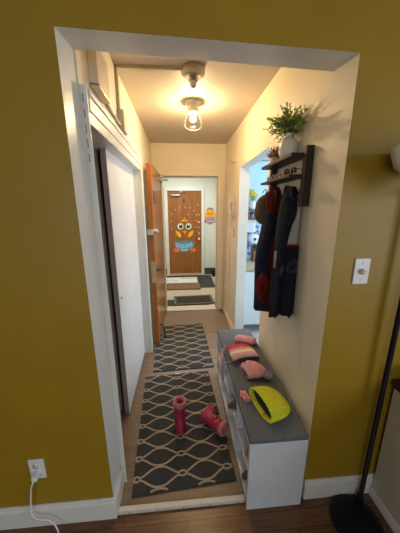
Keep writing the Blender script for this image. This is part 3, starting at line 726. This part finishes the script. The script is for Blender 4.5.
# ------------------------------------------------------------------ shoe bench
BX0, BX1, BY0, BY1, BZ = .318, .622, .920, 2.02, .445
bn = root('shoe_bench', 'long white shoe bench with open cubbies along the right hall wall', 'bench', (.466, 1.476, 0))
def bpart(name, b): o = b.build(name, bn); o.location = (-.466, -1.476, 0); return o
TH = .018
bpart('side_panel', MB().box(BX0, BX1, BY0, BY0+TH, 0, BZ, 'lam', .002)); bpart('side_panel', MB().box(BX0, BX1, BY1-TH, BY1, 0, BZ, 'lam', .002))
bpart('top_panel', MB().box(BX0, BX1, BY0+TH, BY1-TH, BZ-TH, BZ, 'lam', .001)); bpart('bottom_panel', MB().box(BX0, BX1, BY0+TH, BY1-TH, .045, .045+TH, 'lam', .001))
bpart('plinth', MB().box(BX0+.008, BX0+.022, BY0+TH, BY1-TH, 0, .045, 'lam')); bpart('back_panel', MB().box(BX1-.008, BX1, BY0+TH, BY1-TH, .063, BZ-TH, 'lam'))
bay = (BY1-BY0-TH)/4
for i in range(1, 4):
    y = BY0+bay*i; bpart('divider', MB().box(BX0, BX1-.009, y, y+TH, .063, BZ-TH, 'lam', .001))
for i in range(4):
    y = BY0+bay*i+TH; bpart('shelf', MB().box(BX0+.003, BX1-.009, y, y+bay-TH, .235, .25, 'lam', .001))
# seat cushion
b = MB(); n = 12; b.box(BX0-.002, BX1+.003, BY0-.002, BY1+.002, 0, .036, 'cushion', .011)
for f in b.bm.faces: f.smooth = True
cu = b.build('seat_cushion'); cu.location = (0, 0, BZ); tag(cu, 'long charcoal felt cushion covering the top of the white shoe bench', 'cushion')
ZS = BZ+.036

# shoes in the cubbies
def make_shoe(m, L=.15):
    def sec(t):  # t 0 heel .. 1 toe
        w = .028+.010*sin(PI*min(1, t*.9+.15)); h = .075 if t < .35 else .075-.045*((t-.35)/.65)**.8
        return w, h
    b = MB(); R = []; N = 12
    for i in range(N+1):
        t = i/N; w, h = sec(t); e = sin(PI*min(max(t, .04), .96))**.35
        R.append([Vector((-t*L, w*e*cos(a), .014+max(0, h*(.55+.45*e)*sin(a)) if sin(a) > 0 else .014)) for a in [PI*j/9 for j in range(10)]]+[])
    b.rings(R, m)
    s = MB(); R = []
    for z, k in ((0,.98), (.004,1.04), (.012,1.04), (.0155,1.0)):
        up_ = []
        for j in range(28):
            a = 2*PI*j/28; t = .5-.5*cos(a); w, _ = sec(t)
            up_.append(Vector((-t*L*k+.5*L*(k-1), w*k*1.05*(sin(a) if abs(sin(a)) > .01 else 0)*(1.0), z)))
        R.append(up_)
    s.rings(R, 'sole')
    return b, s
spec = [  # material, x of heel, y, z, label
    ('brownshoe', .485, 1.03, .063, 'brown leather shoe on the lower cubby at the near end of the bench'),
    ('tanshoe', .53, 1.13, .063, 'tan suede shoe on the lower cubby nearest the camera, behind the brown one'),
    ('tanshoe', .475, 1.02, .25, 'tan suede shoe on the upper cubby at the near end of the bench'),
    ('brownshoe', .53, 1.12, .25, 'brown shoe on the upper near cubby beside the tan one'),
    ('brownshoe', .46, 1.345, .25, 'brown shoe poking out of the second upper cubby near the lying boot'),
    ('tanshoe', .52, 1.27, .25, 'tan shoe pushed back in the second upper cubby of the bench'),
    ('pinkshoe', .50, 1.33, .063, 'dusty pink shoe in the second lower cubby beside the lying boot'),
    ('greyshoe', .50, 1.57, .25, 'grey canvas shoe in the third upper cubby of the bench'),
    ('pinkshoe', .52, 1.65, .063, 'dusty pink shoe in the third lower cubby of the bench'),
    ('greyshoe', .52, 1.85, .25, 'grey canvas shoe in the farthest upper cubby of the bench'),
    ('brownshoe', .52, 1.88, .063, 'brown shoe in the farthest lower cubby of the bench'),
]
for m_, x, y, z, lb in spec:
    r = root('shoe', lb, 'shoe', (x, y, z+.0005), (0, 0, 0), 'shoes in the bench cubbies')
    u, s = make_shoe(m_, .165 if m_ == 'brownshoe' else .15); u.build('upper', r); s.build('sole', r)

# ------------------------------------------------------------------ knit hats on the cushion
def dome(L, W, Hh, pw=2.2, rib=.02, ribn=22, nu=22, nv=88, inset=0, sag=0., neck=1.):
    """hat lying on its side: opening at x=0, crown at x=L, width along y, height z from 0"""
    R = []
    for i in range(nu+1):
        u = i/nu*.985; x = inset+u*(L-2*inset)
        k = max(0., 1-u**pw)**(1/pw); q_ = min(1, u/.45); k *= neck+(1-neck)*q_*q_*(3-2*q_); ring = []
        for j in range(nv):
            a = 2*PI*j/nv; c, s = cos(a), sin(a)
            rr = 1+rib*cos(ribn*a)
            y = (W/2-inset)*k*(abs(c)**.85)*(1 if c > 0 else -1)*rr
            z = (Hh/2-inset)*k*(abs(s)**.9)*(1 if s > 0 else -1)*rr
            zc = Hh/2*max(k, .35)-sag*u
            ring.append(Vector((x, y, max(zc+z, inset*.8))))
        R.append(ring)
    return R
# neon beanie
nb = root('beanie', 'neon yellow ribbed knit beanie with dark grey lining at the near end of the cushion', 'hat', (.428, 1.098, ZS), (0, 0, math.radians(12)), 'knit hats on the bench cushion')
HN = .066
b = MB(); R = dome(.165, .236, HN, 2.5, .05, 24)
# the upper lip sits further back than the lower one, so the lining shows
for i, r in enumerate(R):
    u = i/(len(R)-1)
    for v in r: v.x += (1-u)*.026*(v.z/HN)-(1-u)*.010
b.rings(R, 'neon', False, True)
rim = []
for k, (dx_, sc_) in enumerate(((0, 1.0), (-.007, 1.03), (-.011, 1.0), (-.007, .95), (.004, .92), (.02, .90))):
    c = Vector((0, 0, HN/2)); rim.append([Vector((v.x+dx_, c.y+(v.y-c.y)*sc_, max(c.z+(v.z-c.z)*sc_, .001))) for v in R[0]])
b.rings(rim, 'neon', False, False); b.build('knit_shell', nb)
b = MB(); R2 = dome(.152, .213, HN-.014, 2.5, .0, 10, inset=.004)
for i, r in enumerate(R2):
    u = i/(len(R2)-1)
    for v in r: v.x += (1-u)*.026*(v.z/HN); v.z += .005
b.rings(R2, 'lining', False, True); b.build('lining', nb)
# pink beanie with pompom
pb = root('beanie', 'salmon pink knit beanie with a grey pompom', 'hat', (.415, 1.385, ZS), (0, 0, math.radians(14)), 'knit hats on the bench cushion')
b = MB(); R = dome(.155, .185, .066, 2.2, .012, 26, neck=.62); b.rings(R, 'salmon', False, True)
b.rings(dome(.14, .165, .055, 2.2, 0, 1, inset=.004, neck=.62), 'lining', False, True); b.build('knit_shell', pb)
b = MB(); R = dome(.155, .200, .076, 2.2, .012, 26, neck=.62)[:6]; b.rings([[Vector((v.x*.95-.012, v.y, v.z)) for v in r] for r in R], 'salmon', False, False)
R = dome(.155, .204, .078, 2.2, .012, 26, neck=.62)[:2]; b.rings([[Vector((v.x*1.4-.016, v.y, v.z)) for v in r] for r in R], 'greyknit', False, False); b.build('cuff', pb)
b = MB(); random.seed(3)
b.ball((0,0,0), .024, 'greyfur', n=18)
for i in range(900):
    d = Vector((random.gauss(0,1), random.gauss(0,1), random.gauss(0,1))).normalized(); q = d.orthogonal().normalized()*.0022; w = d.cross(q)
    p = d*.020; t = d*(.029+.004*random.random())
    b.faces([p+q, p-q*.5+w, p-q*.5-w, t], [(0,1,3),(1,2,3),(2,0,3)], 'greyfur')
o = b.build('pompom', pb); o.location = (.118, -.090, .034)
# striped hat
sh = root('beanie', 'folded knit hat striped in crimson, cream and pink with long tie strings', 'hat', (.462, 1.505, ZS), (0, 0, math.radians(97)), 'knit hats on the bench cushion')
M['hatstripe'] = stripes('striped_knit', [(0, (.36,.29,.29)), (.20, (.70,.33,.31)), (.36, (.80,.66,.46)), (.52, (.70,.30,.29)), (.66, (.56,.05,.09)), (.84, (.52,.035,.07))], 0)
b = MB(); b.rings(dome(.225, .205, .055, 3.6, .012, 30), 'hatstripe', False, True); b.build('knit_shell', sh)
b = MB(); b.rings(dome(.205, .190, .044, 3.6, 0, 1, inset=.004), 'greyknit', False, True); b.build('lining', sh)
b = MB(); b.tube([(.19, .10, .05), (.165, .135, .02), (.12, .155, .006), (.075, .174, .0), (.04, .178, -.05), (.03, .176, -.10)], .006, 'salmon', 8, 6); b.build('tie_string', sh)
b = MB(); b.tube([(.02, .105, .02), (.025, .13, .008), (.03, .155, .004), (.018, .176, -.01), (.012, .178, -.06), (.014, .177, -.13)], .005, 'greyknit', 8, 6); b.build('tie_string', sh)
# pink padded band hat at the far end
fh = root('headband', 'salmon pink folded fleece headband behind the striped hat', 'hat', (.520, 1.775, ZS), (0, 0, math.radians(-22)))
b = MB(); R = []
for i in range(25):
    t = i/24; x = -.088+.176*t; e = max(.05, 1-abs(2*t-1)**5)**.4
    R.append([Vector((x, .046*e*cos(a), .030+.030*e*sin(a)*(1+.05*sin(9*t)))) for a in [2*PI*j/20 for j in range(20)]])
b.rings(R, 'salmon'); b.build('band', fh)
b = MB(); b.rings([[Vector((.080+dx_, .034*k*cos(a), .030+.02*k*sin(a))) for a in [2*PI*j/20 for j in range(20)]] for dx_, k in ((0, 1.0), (.010, 1.0), (.010, .75), (.0, .7))], 'pinkfur', True, True); b.build('seam', fh)
# little patterned mitten
mi = root('mitten', 'small red and white patterned mitten beside the neon beanie', 'mitten', (.364, 1.192, ZS), (0, 0, math.radians(12)))
def blob(outline, th, m):
    b = MB(); cx = sum(p[0] for p in outline)/len(outline); cy = sum(p[1] for p in outline)/len(outline)
    R = [[Vector((cx+(x-cx)*k, cy+(y-cy)*k, z)) for x, y in outline] for k, z in ((.9, 0), (1, th*.3), (1, th*.6), (.88, th*.9), (.5, th*1.05))]
    b.rings(R, m); return b
mi.scale = (.82, .82, .9)
blob([(-.024,-.045),(.024,-.045),(.027,.0),(.027,.03),(.018,.05),(0,.056),(-.018,.05),(-.026,.03),(-.028,.022),(-.034,.016),(-.036,.004),(-.031,-.008),(-.025,-.018)], .016, 'mitten').build('palm', mi)
blob([(-.027,-.06),(.027,-.06),(.028,-.042),(-.028,-.042)], .019, 'pinkshoe').build('cuff', mi)

# ------------------------------------------------------------------ coat rack shelf
rk = root('coat_rack', 'dark wooden wall rack with two shelves and coat hooks', 'coat rack', (XR, 1.44, 1.6))
def rpart(name, b, p=rk):
    o = b.build(name, p); o.location = (-XR, -1.44, -1.6); return o
rpart('upright', MB().box(.610, XR, 1.197, 1.232, 1.60, 1.885, 'dkwood', .002)); rpart('upright', MB().box(.610, XR, 1.640, 1.675, 1.60, 1.885, 'dkwood', .002))
Z1, Z2 = 1.857, 1.757
rpart('shelf', MB().box(.548, .648, 1.225, 1.672, Z1-.017, Z1, 'dkwood', .002)); rpart('shelf', MB().box(.548, .648, 1.225, 1.672, Z2-.014, Z2, 'dkwood', .002))
rpart('hook_rail', MB().box(.628, XR-.001, 1.232, 1.640, 1.615, 1.665, 'dkwood', .002))
for y in (1.25, 1.33, 1.45, 1.54, 1.615):
    b = MB(); b.tube([(.63, y, 1.645), (.595, y, 1.635), (.575, y, 1.655), (.572, y, 1.685)], .005, 'black', 8, 4); b.ball((.572, y, 1.688), .008, 'black', n=10); b.box(.622, .63, y-.01, y+.01, 1.62, 1.66, 'black', .002); rpart('hook', b)

# vase with greenery
gv = root('plant_vase', 'white ribbed bottle vase of leafy greenery on the top rack shelf', 'potted plant', (.598, 1.385, Z1))
b = MB(); b.lathe([(0,0),(.030,0),(.040,.006),(.047,.025),(.049,.05),(.047,.075),(.040,.094),(.026,.106),(.018,.110),(.016,.122),(.020,.128),(.017,.128),(.013,.120),(.013,.105),(.0,.09)], 'vase', n=56, rib=.012, ribn=28); b.build('vase', gv)
b = MB(); random.seed(11)
bst = MB()
def leaf(b, p, d, l, w):
    d = d.normalized(); s = d.cross(Vector((random.uniform(-.4,.4), random.uniform(-.4,.4), 1))).normalized(); up_ = s.cross(d)
    v = [p, p+d*l*.35+s*w*.5+up_*l*.06, p+d*l*.75+s*w*.38+up_*l*.05, p+d*l, p+d*l*.75-s*w*.38+up_*l*.05, p+d*l*.35-s*w*.5+up_*l*.06]
    b.faces(v, [(0,1,5),(1,2,4,5),(2,3,4)], 'leaf', True)
for i in range(135):
    a = random.random()*2*PI; el = random.uniform(-.35, 1.3); L = random.uniform(.055, .125)
    d = Vector((cos(a)*cos(el), sin(a)*cos(el), sin(el)))
    p0 = Vector((0, 0, .125)); p2 = p0+Vector((d.x*L*1.15, d.y*L*1.1, d.z*L*1.0+.02))
    if p2.x > .045: p2.x = .045-random.random()*.03
    p1 = (p0+p2)/2+Vector((0, 0, .025))
    pts = [p0*(1-t)**2+p1*2*t*(1-t)+p2*t*t for t in (0, .25, .5, .75, 1)]
    bst.tube(pts, .0011, 'stem', 4)
    for k in range(14):
        t = .3+.7*k/13; q = p0*(1-t)**2+p1*2*t*(1-t)+p2*t*t
        dd = (p2-p0).normalized()+Vector((random.gauss(0,1.6), random.gauss(0,1.6), random.gauss(.2,1.3)))
        if q.x+dd.normalized().x*.02 > .05: dd.x = -abs(dd.x)
        leaf(b, q, dd, random.uniform(.010, .016), random.uniform(.010, .014))
bst.build('stems', gv); b.build('foliage', gv)
# little succulent
su = root('succulent', 'small pink and green succulent in a pale stone pot on the top shelf', 'potted plant', (.600, 1.575, Z1))
MB().lathe([(0,0),(.024,0),(.030,.012),(.031,.038),(.026,.042),(.024,.036),(0,.034)], 'concrete', n=10).build('pot', su)
b = MB(); random.seed(5)
for i in range(40):
    a = i*2.4; el = .35+1.1*(i/40); L = .030+.028*random.random(); d = Vector((cos(a)*cos(el), sin(a)*cos(el), sin(el)))
    m_ = 'succ_pink' if i % 3 else 'leaf'
    b.tube([Vector((0,0,.035)), Vector((0,0,.035))+d*L*.6, Vector((0,0,.037))+d*L*1.25], lambda t: .0015+.006*sin(PI*min(1,.15+t*.8)), m_, 6)
b.build('rosette', su)
# sunglasses on the lower shelf
def make_glasses(fm, label, y, x, rot, scl):
    r = root('sunglasses', label, 'sunglasses', (x, y, Z2+.0005), (0, 0, rot), 'sunglasses on the lower rack shelf')
    r.scale = (scl,)*3
    b = MB()
    for s in (-1, 1):
        b.rings([[Vector((dx_, s*.031+rr*1.15*cos(2*PI*k/20), .022+rr*sin(2*PI*k/20)*.95)) for k in range(20)] for rr, dx_ in ((.022,-.002),(.0225,.0015),(.018,.0015),(.018,-.002),(.022,-.002))], fm, False, False)
    b.tube([(0,-.009,.028),(-.001,0,.031),(0,.009,.028)], .0022, fm, 6); b.build('frame', r)
    for s in (-1, 1): MB().rings([[Vector((dx_, s*.031+.019*1.15*cos(2*PI*k/20), .022+.019*sin(2*PI*k/20)*.95)) for k in range(20)] for dx_ in (-.001, .0005)], 'lens').build('lens', r)
    for s in (-1, 1):
        MB().tube([(.001, s*.056, .032), (.035, s*.056, .028), (.058, s*.053, .012)], .002, fm, 6, 3).build('temple', r)
make_glasses('framedark', 'dark green sunglasses at the near end of the lower shelf', 1.275, .572, .25, .85)
make_glasses('framepink', 'pale pink sunglasses next to the dark green pair', 1.375, .57, -.1, .72)
make_glasses('framepink', 'pale pink sunglasses in the middle of the lower shelf', 1.475, .568, .12, .70)
make_glasses('framepink', 'pale pink sunglasses at the far end of the lower shelf', 1.585, .568, -.15, .68)

# ------------------------------------------------------------------ hanging coats
def surf(cx, cy, a, bb, folds=5, amp=.06, ph=0.):
    """closed garment section: centre (cx,cy)(t), half depth a(t) in x, half width bb(t) in y"""
    def S(th, t, off=0.):
        f = 1+amp*t*cos(folds*th+ph+2.2*t)+.03*sin(3*th+4*t)
        c, s = cos(th), sin(th)
        return Vector((cx(t)+(a(t)*f+off)*(abs(c)**.62)*(1 if c > 0 else -1), cy(t)+(bb(t)*f+off)*(abs(s)**.62)*(1 if s > 0 else -1), 0))
    return S
def lerp(pts):
    def f(t):
        for (t0, v0), (t1, v1) in zip(pts, pts[1:]):
            if t <= t1:
                k = (t-t0)/(t1-t0); k = k*k*(3-2*k); return v0+(v1-v0)*k
        return pts[-1][1]
    return f
def garment(b, S, z0, z1, m, n=56, nt=40, hem=.012, hemn=3, hemph=0., xmax=.646):
    R = []
    for i in range(nt+1):
        t = i/nt; ring = []
        for j in range(n):
            th = 2*PI*j/n; v = S(th, t); v.z = z0+(z1-z0)*t+hem*t**6*cos(hemn*th+hemph); v.x = min(v.x, xmax); ring.append(v)
        R.append(ring)
    b.rings(R, m)
def patch(b, S, z0, z1, t0, t1, th0, th1, m, off=.004, n=14, nt=26, xmax=.646):
    """a strip of cloth lying on the garment surface between angles th0(t)..th1(t)"""
    R = []; R2 = []
    for i in range(nt+1):
        t = t0+(t1-t0)*i/nt; z = z0+(z1-z0)*t; A, B_ = th0(i/nt), th1(i/nt)
        row = []
        for j in range(n+1):
            v = S(A+(B_-A)*j/n, t, off); v.z = z; v.x = min(v.x, xmax); row.append(v)
        for j in range(n, -1, -1):
            v = S(A+(B_-A)*j/n, t, -.002); v.z = z; v.x = min(v.x, xmax); row.append(v)
        R.append(row)
    b.rings(R, m)
D = math.radians
# near jacket
ja = root('jacket', 'black jacket with a pale grey stripe and red band hanging nearest on the rack', 'coat', (.60, 1.33, 1.69))
def jpart(name, b): o = b.build(name, ja); o.location = (-.60, -1.33, -1.69); return o
zA, zB = 1.705, .98
S1 = surf(lerp([(0,.606),(.10,.602),(.4,.594),(1,.590)]), lerp([(0,1.325),(.2,1.315),(1,1.315)]), lerp([(0,.022),(.05,.036),(.2,.046),(.6,.054),(1,.056)]), lerp([(0,.030),(.08,.058),(.22,.074),(1,.076)]), 6, .07)
b = MB(); garment(b, S1, zA, zB, 'navy', hem=.022, hemn=4, hemph=1.0, xmax=.6495); b2_ = MB(); b2_.tube([(.592, 1.315, 1.70), (.580, 1.322, 1.712), (.572, 1.33, 1.688), (.580, 1.338, 1.712), (.592, 1.345, 1.70)], .0025, 'lining', 6, 4); jpart('body', b); jpart('hanging_loop', b2_)
b = MB(); patch(b, S1, zA, zB, .06, .42, lambda s: D(-74-30*s), lambda s: D(-44+20*s), 'grey_cloth', .005); jpart('stripe_panel', b)
b = MB(); patch(b, S1, zA, zB, .42, .437, lambda s: D(-106), lambda s: D(-22), 'red_fleece', .007, nt=4); jpart('red_band', b)
b = MB(); patch(b, S1, zA, zB, .44, .99, lambda s: D(-100-6*s), lambda s: D(-35-8*s), 'navy', .012); jpart('sleeve', b)
b = MB()
for k, (sc_, dz) in enumerate(((1., 0), (.78, 0), (.6, .0))):
    ring = []
    for j in range(37):
        a = 2*PI*j/36; th = D(-80)+.32*sc_*cos(a); t = .585-.05*sc_*sin(a)-.012*cos(a)
        v = S1(th, t, .0145); v.z = zA+(zB-zA)*t; ring.append(v)
    b.tube(ring, .0012, 'embroid', 5)
for q in range(3):
    ring = []
    for j in range(25):
        a = 2*PI*j/24; th = D(-116)+.10*cos(a)-.05*q; t = .60+.030*sin(a)+.012*q
        v = S1(th, t, .0135); v.z = zA+(zB-zA)*t; ring.append(v)
    b.tube(ring, .0012, 'embroid', 5)
jpart('embroidery', b)
b = MB(); b.tube([(.570, 1.30, 1.67), (.543, 1.29, 1.60), (.533, 1.285, 1.48), (.528, 1.28, 1.36)], .004, 'lining', 6, 5); jpart('drawstring', b)
b = MB(); b.box(.520, .532, 1.273, 1.285, 1.30, 1.36, 'grey_cloth', .003); b.box(.521, .531, 1.274, 1.284, 1.262, 1.30, 'greyshoe', .003); jpart('toggle', b)
# middle coat
cm = root('coat', 'navy coat with dark red hood and trim hanging behind the black jacket', 'coat', (.58, 1.51, 1.69))
def cpart(name, b): o = b.build(name, cm); o.location = (-.58, -1.51, -1.69); return o
zC, zD = 1.70, .905
S2 = surf(lerp([(0,.606),(.2,.590),(.5,.572),(1,.578)]), lerp([(0,1.525),(.3,1.54),(1,1.545)]), lerp([(0,.024),(.1,.036),(.22,.048),(.6,.074),(1,.066)]), lerp([(0,.03),(.1,.045),(.3,.066),(1,.072)]), 5, .05, 1.2)
b = MB(); garment(b, S2, zC, zD, 'navy2', hem=.015); cpart('body', b)
b = MB(); R = []
for i in range(15):
    t = i/14; z = 1.718-.17*t; r = .012+.040*sin(PI*min(1, .12+t*.75)); 
    R.append([Vector((.585+r*.95*cos(a)-.004*t, 1.505+r*.85*sin(a)*(1+.16*cos(7*a+3*t)), z)) for a in [2*PI*j/28 for j in range(28)]])
b.rings(R, 'red_dark'); cpart('hood', b)
b = MB(); patch(b, S2, zC, zD, .36, 1.0, lambda s: D(-92+26*s*0), lambda s: D(-66), 'red_dark', .006); cpart('red_trim', b)
b = MB(); b.box(.585, .612, 1.455, 1.47, .865, .94, 'red_dark', .004); cpart('belt_end', b)
b = MB(); R = []
for i in range(17):
    t = i/16; z = 1.178-.225*t; r = max(.006, sin(PI*t)**.6); cxx = .532+.030*t
    R.append([Vector((cxx+.056*r*cos(a), 1.475+.045*r*sin(a)*(1+.07*cos(6*a)), z)) for a in [2*PI*j/28 for j in range(28)]])
b.rings(R, 'red_fleece')
for k in range(2):
    b.tube([(.52-.012*k, 1.436, 1.135), (.505+.02*k, 1.431, 1.07), (.53+.02*k, 1.431, 1.0), (.565, 1.436, .98)], .006, 'red_dark', 8, 5)
o = cpart('turned_out_lining', b); o['label'] = 'rounded dark red lining bulging from the lower left of the coat'
# olive hat at the far hook
oh = root('bucket_hat', 'olive canvas hat hanging at the far end of the coat rack', 'hat', (.572, 1.650, 1.60))
b = MB(); R = []
for i in range(17):
    u = i/16; k = max(0, 1-u**2.4)**.42
    R.append([Vector((.035-.095*u, .058*k*cos(a), -.015-.012*u+(.108*k)*sin(a)*(1+.03*cos(6*a)))) for a in [2*PI*j/32 for j in range(32)]])
b.rings(R, 'olive', True, True); b.build('crown', oh)
b = MB(); b.rings([[Vector((x, .058*k*cos(a), -.015+.108*k*sin(a))) for a in [2*PI*j/32 for j in range(32)]] for x, k in ((.022,1.0),(.018,1.06),(.030,1.08),(.040,1.06),(.040,.96))], 'olive', False, False); b.build('brim', oh)
b = MB(); b.tube([(.02, 0, .09), (.005, 0, .115), (-.015, 0, .09)], .003, 'lining', 6, 4); b.build('hanging_loop', oh)

# ------------------------------------------------------------------ near wall fittings
ds = root('dimmer_switch', 'white dimmer switch plate on the yellow wall right of the opening', 'switch', (.784, Y0, 1.322))
MB().box(-.035, .035, -.007, 0, -.058, .058, 'plastic', .003).build('plate', ds)
MB().lathe([(0,0),(.013,0),(.012,.012),(.010,.016),(0,.017)], 'ivory', TR((0, -.006, 0), (PI/2, 0, 0)), 20).build('knob', ds)
for z in (-.035, .035): MB().lathe([(0,0),(.003,0),(.002,.0015),(0,.002)], 'metal', TR((0, -.007, z), (PI/2, 0, 0)), 8).build('screw', ds)
ol = root('power_outlet', 'white power outlet low on the yellow wall left of the opening', 'outlet', (-.723, Y0, .368))
MB().box(-.036, .036, -.007, 0, -.058, .058, 'plastic', .003).build('plate', ol)
for z in (.021, -.021):
    s_ = MB().lathe([(0,0),(.017,0),(.017,.003),(0,.003)], 'plastic', TR((0, -.006, z), (PI/2, 0, 0)), 20).build('socket', ol)
    b = MB(); b.box(-.009, -.0065, -.0096, -.0085, z-.002, z+.007, 'slot'); b.box(.0065, .009, -.0096, -.0085, z-.002, z+.007, 'slot'); b.lathe([(0,0),(.0025,0),(.0025,.0012),(0,.0012)], 'slot', TR((0, -.0084, z-.008), (PI/2, 0, 0)), 8); b.build('slots', s_)
ca = root('charging_cable', 'white plug and cable hanging from the wall outlet to the floor', 'cable', (-.722, Y0-.01, .347))
o = MB().box(-.012, .012, -.032, .0, -.012, .012, 'cable', .004).build('plug', ca)
b = MB(); b.tube([(0, -.030, 0), (-.012, -.035, -.03), (-.035, -.02, -.095), (-.050, -.015, -.17), (-.050, -.024, -.222), (-.022, -.034, -.247), (.03, -.036, -.258), (.062, -.042, -.29), (.078, -.055, -.335), (.082, -.10, -.3445), (.10, -.20, -.3445), (.02, -.36, -.3445)], .0035, 'cable', 8, 6); b.build('cord', ca)
b = MB().lathe([(0,0),(.006,0),(.006,.006),(.003,.01),(.003,.02),(.006,.024),(0,.026)], 'plastic', TR((-.765, Y0-.016, .06), (PI/2, 0, 0)), 12)
tag(b.build('door_bumper'), 'tiny white peg on the baseboard under the outlet', 'peg')

# ------------------------------------------------------------------ floor lamp and sideboard on the right
fl = root('floor_lamp', 'black floor lamp with a white glass bowl at the right of the yellow wall', 'lamp', (.955, .905, 0))
MB().lathe([(0,0),(.118,0),(.122,.006),(.12,.018),(.09,.026),(.03,.032),(0,.033)], 'lampblack', TR((-.085, -.088, 0)), 40).build('base', fl)
b = MB().tube([(-.015, -.01, .02), (0, 0, .03), (.003, .0, 1.0), (.005, 0, 1.66)], .0115, 'lampblack', 14); b.lathe([(.0,0),(.018,0),(.018,.03),(.012,.04),(0,.04)], 'lampblack', TR((-.004,-.003,.022)), 16); b.build('pole', fl)
MB().lathe([(0,1.65),(.03,1.65),(.034,1.67),(.03,1.69),(0,1.69)], 'lampblack', TR((-.068,-.100,0)), 20).build('bowl_holder', fl)
MB().tube([(.005, 0, 1.655), (-.05, -.055, 1.66), (-.068, -.100, 1.665)], .009, 'lampblack', 10).build('neck', fl)
MB().lathe([(.03,1.688),(.085,1.70),(.125,1.735),(.148,1.80),(.144,1.80),(.122,1.74),(.082,1.707),(.0,1.697)], 'opal', TR((-.068,-.100,0)), 40, cap0=False).build('glass_bowl', fl)
sb = root('sideboard', 'cream sideboard with a dark brown top against the yellow wall', 'sideboard', (1.4, .62, 0))
MB().box(-.355, .4, -.32, .315, .0, .725, 'sideboard', .003).build('body', sb)
MB().box(-.37, .42, -.33, .317, .725, .755, 'sidetop', .004).build('top', sb)
MB().box(-.366, -.356, -.32, .316, 0, .06, 'white', .003).build('plinth', sb)
b = MB().lathe([(0,0),(.03,0),(.034,.008),(.07,.05),(.082,.095),(.078,.095),(.064,.05),(.03,.016),(0,.014)], 'bowlred', TR((0,0,0)), 28)
o = b.build('bowl'); o.location = (1.16, .84, .7555); tag(o, 'dark red glazed bowl on the brown sideboard top', 'bowl')

# ------------------------------------------------------------------ lights
def area(name, loc, rot, sx, sy, power, col):
    l = bpy.data.lights.new(name, 'AREA'); l.shape = 'RECTANGLE'; l.size = sx; l.size_y = sy; l.energy = power; l.color = col
    o = bpy.data.objects.new(name, l); COL.objects.link(o); o.location = loc; o.rotation_euler = rot; return o
area('window_daylight', (NX1+.10, (WY0+WY1)/2, (WZ0+WZ1)/2), (0, PI/2, 0), WZ1-WZ0, WY1-WY0, 40, (.86, .93, 1))
area('rear_window_daylight', ((BW0+BW1)/2, NYB-.09, 1.43), (PI/2, 0, 0), BW1-BW0, 1.45, 34, (.80, .90, 1))
area('kitchen_daylight', (2.68, 2.2, 1.5), (0, PI/2, 0), 1.2, 1.6, 72, (.72, .87, 1))
area('corridor_lamp', (.1, 4.6, H-.02), (0, 0, 0), .6, .6, 36, (1, .93, .80))
w = bpy.data.worlds.new('World'); sc.world = w; w.use_nodes = True
w.node_tree.nodes['Background'].inputs[0].default_value = (.55, .70, .95, 1); w.node_tree.nodes['Background'].inputs[1].default_value = .4

# ------------------------------------------------------------------ camera
f_px, yaw, pitch, roll = 238.377, .0784, .2408, .0049
fw = Vector((sin(yaw)*cos(pitch), cos(yaw)*cos(pitch), -sin(pitch)))
rt_ = Vector((cos(yaw), -sin(yaw), 0)); dn = fw.cross(rt_)
R0 = rt_*cos(roll)+dn*sin(roll); D0 = -rt_*sin(roll)+dn*cos(roll)
cd = bpy.data.cameras.new('camera'); cam = bpy.data.objects.new('camera', cd); COL.objects.link(cam)
cd.sensor_fit = 'HORIZONTAL'; cd.sensor_width = 36; cd.lens = 36*f_px/400; cd.clip_start = .02
mw = Matrix((R0, -D0, -fw)).transposed().to_4x4(); mw.translation = (0, 0, 1.595)
cam.matrix_world = mw
sc.camera = cam
sc.view_settings.view_transform = 'Standard'; sc.view_settings.look = 'None'; sc.view_settings.gamma = 1; sc.view_settings.exposure = 0
